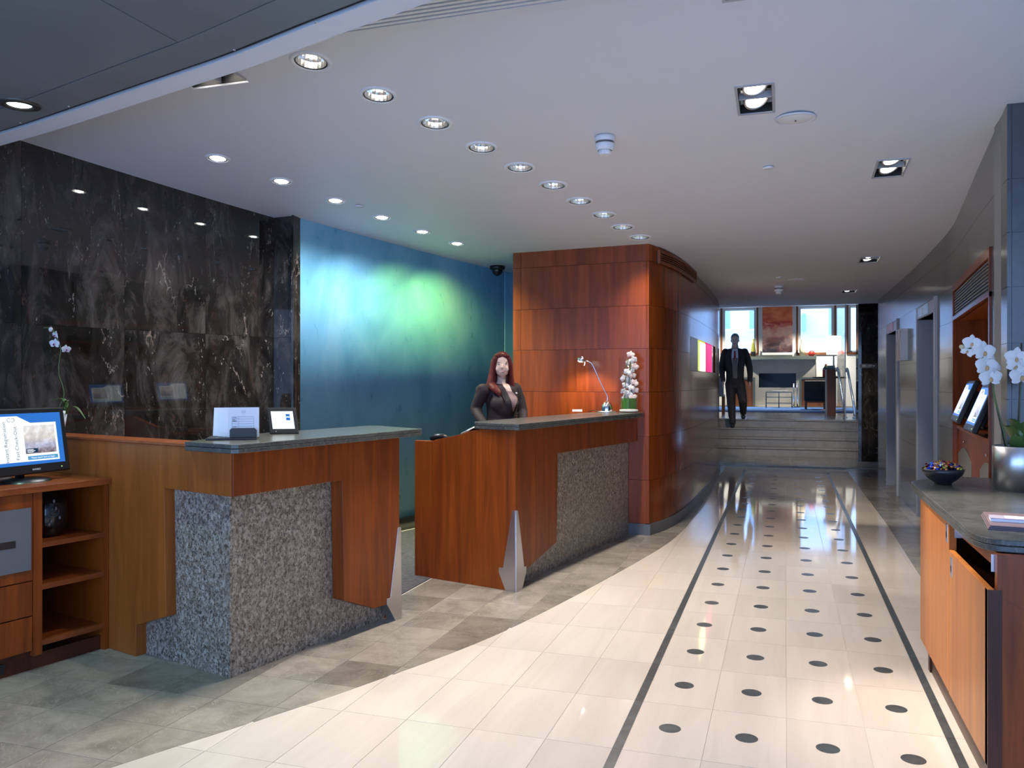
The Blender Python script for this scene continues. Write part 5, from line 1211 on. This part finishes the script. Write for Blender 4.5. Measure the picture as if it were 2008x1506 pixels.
# console with bottle and lamp
yC_ = 20.2; QX = lambda u: ony(u, 700, yC_)[0]; c0, c1_ = QX(1620), QX(1639); zC = ony(1630, 721, yC_)[2]
cn = thing('console_stand', 'tall narrow brown console at the top of the stairs', 'console', ((c0 + c1_) / 2, yC_, LZ))
part('body', MB().box(c0 + .02, c1_, yC_, yC_ + .5, LZ, zC - .04), 'cherry', cn); part('side_panel', MB().box(c0, c0 + .02, yC_, yC_ + .5, LZ, zC - .04), 'greyframe', cn); part('top', MB().box(c0 - .05, c1_ + .02, yC_ - .03, yC_ + .55, zC - .04, zC), 'hearth_dark', cn)
solo('leaflet_stack', MB().prism([(c0 + .03, yC_ + .1), (c1_ - .02, yC_ + .06), (c1_, yC_ + .3), (c0 + .05, yC_ + .34)], zC, zC + .05), 'greyframe', (c0 + .1, yC_ + .2, zC), 'small stack of leaflets on the tall console', 'leaflets')
yB_ = 23.6; x_b = ony(1619.5, 700, yB_)[0]
pd_ = thing('side_table', 'round brown side table under the striped bottle and lamp', 'table', (ony(1626, 700, yB_)[0], yB_, LZ + .012)); xt = ony(1626, 700, yB_)[0]; zb = ony(1620, 739, yB_)[2]
part('top', MB().lathe([(.001, 0), (.42, 0), (.42, -.04), (.001, -.04)], (xt, yB_, zb), 32), 'trim_brown', pd_); part('leg', MB().lathe([(.04, zb - LZ - .052), (.04, .04), (.2, .02), (.22, 0)], (xt, yB_, LZ + .012), 20), 'trim_brown', pd_)
lathe_thing('striped_bottle', 1619.5, 714, 739, [(.001, 0), (.24, 0), (.25, .1), (.25, .6), (.12, .8), (.07, .9), (.09, 1), (.06, 1)], 'red_glass', 'red and green striped glass bottle beside the lamp', yB_, zb, 'bottle', ('green_shoulder', [(.252, .55), (.252, .62), (.13, .8), (.08, .9)], 'leaf'))
xlm = ony(1630, 700, yB_)[0] + .06; lmp = thing('table_lamp', 'white drum shade table lamp in front of the right window', 'lamp', (xlm, yB_, zb)); sl_ = (xlm * FW[0] + yB_ * FW[1]) / F_PX
part('base', MB().lathe([(.001, .0), (.09, .0), (.09, .02), (.025, .04), (.02, (739 - 697) * sl_)], (xlm, yB_, zb), 20), 'chrome', lmp)
part('shade', MB().lathe([(.18, (739 - 695) * sl_), (.18, (739 - 659) * sl_)], (xlm, yB_, zb), 28), 'lampshade', lmp, 'glowing white drum shade')
# dining chair at the left
yD = 20.6; DX = lambda u: ony(u, 700, yD)[0]; dx0, dx1 = DX(1400), DX(1419.5)
dcx = thing('side_chair', 'brown wooden side chair half hidden by the cherry wall', 'chair', ((dx0 + dx1) / 2, yD, LZ)); zs_ = LZ + .46
part('seat', MB().box(dx0, dx1, yD, yD + .42, zs_ - .05, zs_), 'greyframe', dcx); part('backrest', MB().box(dx0, dx1, yD - .03, yD - .001, zs_ + .0, zs_ + .40), 'greyframe', dcx, bev=.01); part('top_rail', MB().box(dx0, dx1, yD - .035, yD + .0, zs_ + .401, zs_ + .45), 'trim_brown', dcx)
for x_ in (dx0, dx1 - .05):
    for y_ in (yD, yD + .37): part('leg', MB().box(x_, x_ + .05, y_, y_ + .05, LZ, zs_ - .05), 'cherry_gold', dcx)
# glass screen with leaning steel bars modelling reflections/handles on the glass
gx = 1.16
gs = thing('glass_screen', 'clear glass screen with red edge beside the stairs', 'glass screen', (gx, 19.5, LZ))
part('pane', MB().box(gx, gx + .012, 18.4, 21.2, LZ, 3.3), 'glass', gs); part('edge_strip', MB().box(gx - .004, gx + .016, 18.385, 18.399, LZ, 3.3), 'greyframe', gs)
for (u0, v0, u1, v1, nn) in ((1643, 724, 1655, 797, 'left'), (1662, 725, 1674, 793, 'right')):
    yb = 19.2; pth = [ony(u0 - 3, v0 + 3, yb + .1), ony(u0, v0, yb), ony((u0 + u1) / 2, (v0 + v1) / 2, yb - .05), ony(u1, v1, yb - .1)]; pth.append((pth[-1][0] + .02, yb - .1, LZ + .02))
    hr = thing('bar', '%s leaning polished steel handrail beside the glass screen' % nn, 'bar', (pth[-1][0], yb, LZ)); part('rail', MB().tube(smooth_curve(pth, 4), .026, 10), 'chrome', hr)
    part('foot_plate', MB().lathe([(.001, .02), (.05, .02), (.05, 0)], (pth[-1][0], yb - .1, LZ), 16), 'chrome', hr)
# lounge ceiling lights
for u, v, lab in ((1437, 598.5, 'left small ceiling light in the lounge'), (1600, 594.5, 'right small ceiling light in the lounge')):
    d = ray(u, v); t_ = (LC - EYE) / d[2]; c = Vector((d[0] * t_, min(d[1] * t_, 26.6), LC))
    c.x = d[0] / d[1] * c.y
    tl = thing('lounge_downlight', lab, 'downlight', tuple(c), 'lounge ceiling lights'); part('rim', MB().lathe([(.11, 0), (.11, -.01), (.08, -.012)], c), 'steel', tl); part('lamp', MB().lathe([(.001, -.006), (.08, -.006)], c), 'lamp_soft', tl)
    spot(tl, c + Vector((0, 0, -.03)), P_LOUNGE, (1, .92, .8), 110, (c.x, c.y, 0), .7)

# ================================================================== PEOPLE
from mathutils.bvhtree import BVHTree
def chain(pts, step=.35):
    out = []
    for (a, ra), (b, rb_) in zip(pts, pts[1:]):
        a, b = Vector(a), Vector(b); ra = ra if isinstance(ra, tuple) else (ra,) * 3; rb_ = rb_ if isinstance(rb_, tuple) else (rb_,) * 3
        n = max(2, int((b - a).length / (min(*ra, *rb_) * step)))
        for k in range(n + 1): out.append((a.lerp(b, k / n), tuple(p + (q - p) * k / n for p, q in zip(ra, rb_))))
    return out
def blob(name, balls, voxel, smooth=4, xf=Matrix.Identity(4)):
    mb = MB()
    for c, r in balls: mb.ball(c, r if isinstance(r, tuple) else (r,) * 3, 12, 8)
    me = mb.mesh(name); me.transform(xf)
    bm = bmesh.new(); bm.from_mesh(me); bmesh.ops.remove_doubles(bm, verts=bm.verts, dist=1e-5); bm.to_mesh(me); bm.free()
    o = bpy.data.objects.new(name, me); COL.objects.link(o)
    rm = o.modifiers.new('r', 'REMESH'); rm.mode = 'VOXEL'; rm.voxel_size = voxel
    sm = o.modifiers.new('s', 'SMOOTH'); sm.iterations = smooth; sm.factor = .5
    out = bpy.data.meshes.new_from_object(o.evaluated_get(bpy.context.evaluated_depsgraph_get())); bpy.data.objects.remove(o)
    out.polygons.foreach_set('use_smooth', [True] * len(out.polygons)); return out
def placed(name, me, m, root):
    me.transform(Matrix.Translation(-Vector(rootloc(root)))); return part(name, me, m, root)
def view_frame(x, y):
    n = math.hypot(x, y); f = (x / n, y / n); return Matrix(((f[1], f[0], 0, x), (-f[0], f[1], 0, y), (0, 0, 1, 0), (0, 0, 0, 1)))
def hand(w_, dirv, side):
    w_ = Vector(w_); d = Vector(dirv).normalized(); s = Vector((0, -1, 0)); s = (s - d * s.dot(d)).normalized()
    n = d.cross(s); out = chain([(w_, .026), (w_ + d * .05, (.022, .036, .034)), (w_ + d * .085, (.018, .036, .028))])
    for k, ln in enumerate((.06, .072, .076, .064)):
        b = w_ + d * .09 + s * (.034 - .022 * k); out += chain([(b, .0095), (b + d * ln * .55 + n * side * .008, .009), (b + d * ln * .9 + n * side * .024, .008)], .5)
    b = w_ + d * .03 + s * .034; out += chain([(b, .012), (b + d * .03 + s * .022, .011), (b + d * .06 + s * .024, .009)], .5)
    return out
def patch(root, bvh, name, pix, m, offd, nu=14, nv=14, crease=None):
    """drape a cloth piece, outlined in the photo, over the figure's surface"""
    us = [p[0] for p in pix]; vs = [p[1] for p in pix]; v0, v1 = min(vs), max(vs); rows_ = []
    for j in range(nv + 1):
        v = v0 + (v1 - v0) * min(max(j / nv, .001), .999); xs = []
        for (ua, va_), (ub, vb) in zip(pix, pix[1:] + pix[:1]):
            if (va_ <= v < vb) or (vb <= v < va_): xs.append(ua + (ub - ua) * (v - va_) / (vb - va_))
        if len(xs) < 2: continue
        a, b = min(xs), max(xs); row = []
        def hit(u):
            d = Vector(ray(u, v)).normalized(); h = bvh.ray_cast(Vector((0, 0, EYE)), d); return None if h[0] is None else h[0] - d * offd
        ok = [a + (b - a) * i / 60 for i in range(61)]; ok = [u for u in ok if hit(u) is not None]
        if len(ok) < 4: continue
        a, b = ok[0], ok[-1]; row = [hit(a + (b - a) * i / nu) for i in range(nu + 1)]
        for i in range(nu + 1):
            if row[i] is None: row[i] = row[i - 1]
        rows_.append(row)
    if len(rows_) > 1:
        mb = MB(); mb.strip(rows_); o = part(name, mb, m, root); so_ = o.modifiers.new('thick', 'SOLIDIFY'); so_.thickness = .003; so_.offset = 0; return o
def bvh_of(objs):
    vs, fs = [], []
    for o in objs:
        k = len(vs); rl = Vector(rootloc(o)); vs += [v.co + rl for v in o.data.vertices]; fs += [tuple(i + k for i in p.vertices) for p in o.data.polygons]
    return BVHTree.FromPolygons(vs, fs)

# ---- receptionist
wx, wy = -2.378, 6.90; VF = view_frame(wx, wy)
wo = thing('person', 'woman with long red hair and dark blazer standing behind the far desk', 'person', (wx, wy, .004))
ht = .03
head = [((ht, 0, 1.612), (.070, .088, .092)), ((ht, -.02, 1.575), (.062, .075, .075)), ((ht, -.028, 1.535), (.052, .062, .045)), ((ht, -.044, 1.512), (.030, .036, .022)), ((ht + .002, -.098, 1.572), (.009, .012, .010)), ((ht + .002, -.092, 1.588), (.007, .010, .014)),
        ((ht - .034, -.066, 1.558), (.024, .018, .026)), ((ht + .034, -.066, 1.558), (.024, .018, .026)), ((ht - .072, .01, 1.575), (.008, .016, .024)), ((ht + .072, .01, 1.575), (.008, .016, .024))]
neck_ = chain([((ht, .015, 1.53), .040), ((.02, .025, 1.43), .043), ((.01, .02, 1.39), (.085, .06, .04))])
armR = [((-.125, -.05, 1.375), .052), ((-.165, -.02, 1.30), .048), ((-.200, .02, 1.215), .043), ((-.165, -.06, 1.14), .038), ((-.115, -.13, 1.075), .030)]
armL = [((.145, .085, 1.385), .050), ((.185, .10, 1.29), .046), ((.21, .09, 1.18), .042), ((.21, 0, 1.12), .036), ((.19, -.09, 1.06), .029)]
torso = chain([((.015, .02, 1.385), (.135, .085, .045)), ((.025, .02, 1.31), (.142, .105, .08)), ((.03, .02, 1.23), (.132, .105, .08)), ((.025, .02, 1.12), (.122, .098, .08)), ((.0, .03, 1.0), (.155, .12, .09)), ((-.01, .03, .9), (.165, .125, .09))], .25)
bust = [((.098, -.06, 1.262), (.066, .062, .066)), ((-.005, -.078, 1.262), (.064, .055, .064)), ((.05, -.07, 1.22), (.08, .045, .06))]
legs = chain([((-.09, .03, .88), .085), ((-.085, .03, .5), .058), ((-.085, .04, .09), .038)]) + chain([((.075, .03, .88), .085), ((.08, .03, .5), .058), ((.08, .04, .09), .038)]) + chain([((-.085, .05, .05), .035), ((-.085, -.10, .035), .03)]) + chain([((.08, .05, .05), .035), ((.08, -.10, .035), .03)])
body = head + neck_ + chain(armR) + chain(armL) + torso + bust + legs + hand((-.115, -.13, 1.075), (.5, -.8, -.25), 1) + hand((.19, -.09, 1.06), (-.3, -.9, -.3), -1)
wb = placed('body', blob('body', body, .0065, 5, VF), 'skin', wo)
grow = lambda L, g: [(c, tuple(q + g for q in (r if isinstance(r, tuple) else (r,) * 3))) for c, r in L]
blz = grow(chain([(p, r) for p, r in armR]) + chain([(p, r) for p, r in armL]) + torso[:int(len(torso) * .62)] + bust, .007) + [((-.135, -.055, 1.40), (.05, .05, .034)), ((-.165, -.035, 1.375), (.038, .045, .045)), ((.15, .09, 1.40), (.05, .05, .034))]
wj = placed('blazer', blob('blazer', blz, .007, 5, VF), 'blazer', wo)
skt = grow(torso[int(len(torso) * .6):], .01) + chain([((-.01, .03, .9), (.175, .135, .06)), ((-.01, .03, .48), (.15, .12, .05))], .3)
placed('skirt', blob('skirt', skt, .012, 4, VF), 'blazer', wo)
hr_ = [((ht, .028, 1.622), (.086, .098, .094)), ((ht - .02, .03, 1.60), (.085, .09, .09))]
hr_ += chain([((-.025, -.025, 1.645), (.032, .05, .035)), ((-.046, -.012, 1.58), (.028, .05, .04)), ((-.056, -.01, 1.50), (.034, .055, .04)), ((-.068, -.03, 1.42), (.043, .05, .04)), ((-.03, -.085, 1.385), (.042, .038, .03)), ((.0, -.115, 1.355), (.026, .02, .022)), ((.005, -.12, 1.335), (.015, .014, .014))], .3)
hr_ += chain([((.085, -.02, 1.645), (.026, .045, .03)), ((.106, .0, 1.58), (.020, .05, .04)), ((.108, .02, 1.50), (.022, .05, .04)), ((.115, .04, 1.41), (.03, .05, .03))], .3)
hr_ += chain([((.02, .07, 1.6), (.09, .05, .06)), ((.01, .085, 1.42), (.12, .045, .06))], .3) + [((.005, -.045, 1.675), (.048, .034, .024)), ((.06, -.045, 1.674), (.036, .034, .024))]
wh = placed('hair', blob('hair', hr_, .006, 3, VF), 'red_hair', wo)
BV = bvh_of([wb]); BJ = bvh_of([wj, wb])
zm = lambda u, v: (900 + u * .1328, 660 + v * .1328)
patch(wo, BJ, 'neckline', [zm(600, 620), zm(700, 640), zm(745, 720), zm(785, 800), zm(772, 850), zm(735, 840), zm(660, 740)], 'skin', .004)
patch(wo, BJ, 'blouse', [zm(690, 790), zm(735, 838), zm(772, 850), zm(788, 795), zm(868, 905), zm(860, 960), zm(800, 1115), zm(770, 950)], 'blouse', .006)
patch(wo, BJ, 'lapel', [zm(590, 770), zm(640, 740), zm(690, 800), zm(772, 945), zm(800, 1130), zm(795, 1190), zm(720, 1040), zm(640, 880)], 'blazer_trim', .012)
patch(wo, BJ, 'lapel', [zm(755, 720), zm(800, 780), zm(872, 905), zm(890, 945), zm(805, 1185), zm(800, 1125), zm(862, 960), zm(868, 905), zm(785, 800)], 'blazer_trim', .010)
def dot(root, bvh, name, u, v, r, m, push=0., label=None):
    d = Vector(ray(u, v)).normalized(); h = bvh.ray_cast(Vector((0, 0, EYE)), d)
    if h[0] is None: return None
    return part(name, MB().ball(h[0] + d * push, r, 12, 8, None), m, root, label)
for u, v in (zm(587, 411), zm(694, 407)):
    dot(wo, BV, 'eye', u, v, (.0105, .006, .0055), 'eye_white', .001); dot(wo, BV, 'iris', u + .1, v, (.0052, .0065, .0052), 'eye', -.001); dot(wo, BV, 'eyelid', u, v - 1.1, (.012, .006, .0022), 'brow', 0)
for u, v in (zm(587, 380), zm(698, 377)): dot(wo, BV, 'eyebrow', u, v, (.015, .005, .0022), 'brow', .001)
dot(wo, BV, 'lips', *zm(648, 521), (.021, .007, .005), 'lips', .001); dot(wo, BV, 'lips', *zm(648, 511), (.024, .006, .0026), 'lips', .001); dot(wo, BV, 'teeth', *zm(648, 515.5), (.015, .006, .0022), 'eye_white', -.0015)
bj = dot(wo, BJ, 'button', *zm(792, 1198), (.008, .008, .008), 'black', -.004); dot(wo, BJ, 'name_badge', *zm(845, 838), (.012, .012, .008), 'white', -.006)

# ---- man walking down the stairs
mx_, my_ = -.985, 17.8; VM = view_frame(mx_, my_)
mo_ = thing('person', 'man in a dark suit walking down the steps from the lounge', 'person', (mx_, my_, .51))
hz = 2.305
mh = [((0, 0, hz + .02), (.076, .096, .105)), ((0, -.02, hz - .04), (.066, .08, .085)), ((0, -.04, hz - .09), (.05, .055, .04)), ((0, -.108, hz - .02), (.012, .016, .02)), ((-.08, .01, hz - .01), (.01, .02, .032)), ((.08, .01, hz - .01), (.01, .02, .032))]
mn = chain([((0, .01, hz - .08), .06), ((0, .02, hz - .2), (.085, .065, .05))])
aR = [((-.19, .01, 2.06), .062), ((-.235, .03, 1.93), .056), ((-.262, .04, 1.76), .050), ((-.255, -.03, 1.60), .043), ((-.235, -.09, 1.48), .034)]
aL = [((.19, .01, 2.06), .062), ((.245, .03, 1.93), .056), ((.285, .06, 1.76), .050), ((.30, .0, 1.60), .043), ((.29, -.07, 1.47), .034)]
mt = chain([((0, .02, 2.07), (.20, .10, .06)), ((0, .01, 1.93), (.195, .125, .09)), ((0, .01, 1.74), (.172, .12, .09)), ((0, .02, 1.55), (.165, .12, .09)), ((0, .02, 1.43), (.172, .125, .08))], .25)
lgL = [((-.09, .02, 1.40), .092), ((-.075, -.06, 1.02), .066), ((-.05, -.06, .62), .046)]; lgR = [((.095, .02, 1.40), .092), ((.155, -.12, 1.07), .066), ((.165, .20, .82), .046)]
ftL = [((-.05, -.03, .565), .045), ((-.05, -.17, .548), .036)]; ftR = [((.165, .24, .755), .045), ((.165, .11, .718), .036)]
mbd = mh + mn + chain(aR) + chain(aL) + mt + chain(lgL) + chain(lgR) + chain(ftL) + chain(ftR) + hand((-.235, -.09, 1.48), (.05, -.25, -1), 1) + hand((.29, -.07, 1.47), (-.05, -.25, -1), -1)
mbo = placed('body', blob('body', mbd, .0075, 4, VM), 'skin', mo_)
skirtj = chain([((0, .02, 1.5), (.185, .135, .08)), ((0, .03, 1.33), (.195, .14, .06))], .3)
mj = placed('jacket', blob('jacket', grow(chain(aR) + chain(aL) + mt, .016) + skirtj, .009, 4, VM), 'suit', mo_)
placed('trousers', blob('trousers', grow(chain(lgL) + chain(lgR), .022) + grow(mt[-6:], .01), .009, 4, VM), 'suit', mo_)
for ft_s in (ftL, ftR): placed('shoe', blob('shoe', grow(chain(ft_s), .010), .008, 3, VM), 'black', mo_)
placed('hair', blob('hair', [((0, .022, hz + .055), (.086, .104, .090)), ((0, .05, hz), (.082, .07, .09))], .008, 3, VM), 'grey_hair', mo_)
MJ = bvh_of([mj, mbo]); MBV = bvh_of([mbo])
um = 1440.5
patch(mo_, MJ, 'shirt', [(um - 5, 684), (um + 6, 684), (um + 7, 700), (um + 4, 735), (um - 2, 735), (um - 6, 700)], 'paper', .006, 8, 14)
patch(mo_, MJ, 'pullover', [(um - 5, 702), (um + 6, 702), (um + 5, 742), (um - 3, 742)], 'grey_wool', .012, 8, 10)
patch(mo_, MJ, 'tie', [(um - 1, 688), (um + 2, 688), (um + 2.5, 704), (um + .5, 708), (um - 1.5, 704)], 'red_glass', .014, 4, 8)
for du in (-3, 3): dot(mo_, MBV, 'eye', um + du, 667, (.012, .006, .006), 'eye', .001); dot(mo_, MBV, 'eyebrow', um + du, 664.6, (.02, .006, .004), 'grey_hair', .001)
dot(mo_, MBV, 'lips', um, 674.5, (.024, .008, .006), 'lips', .001)
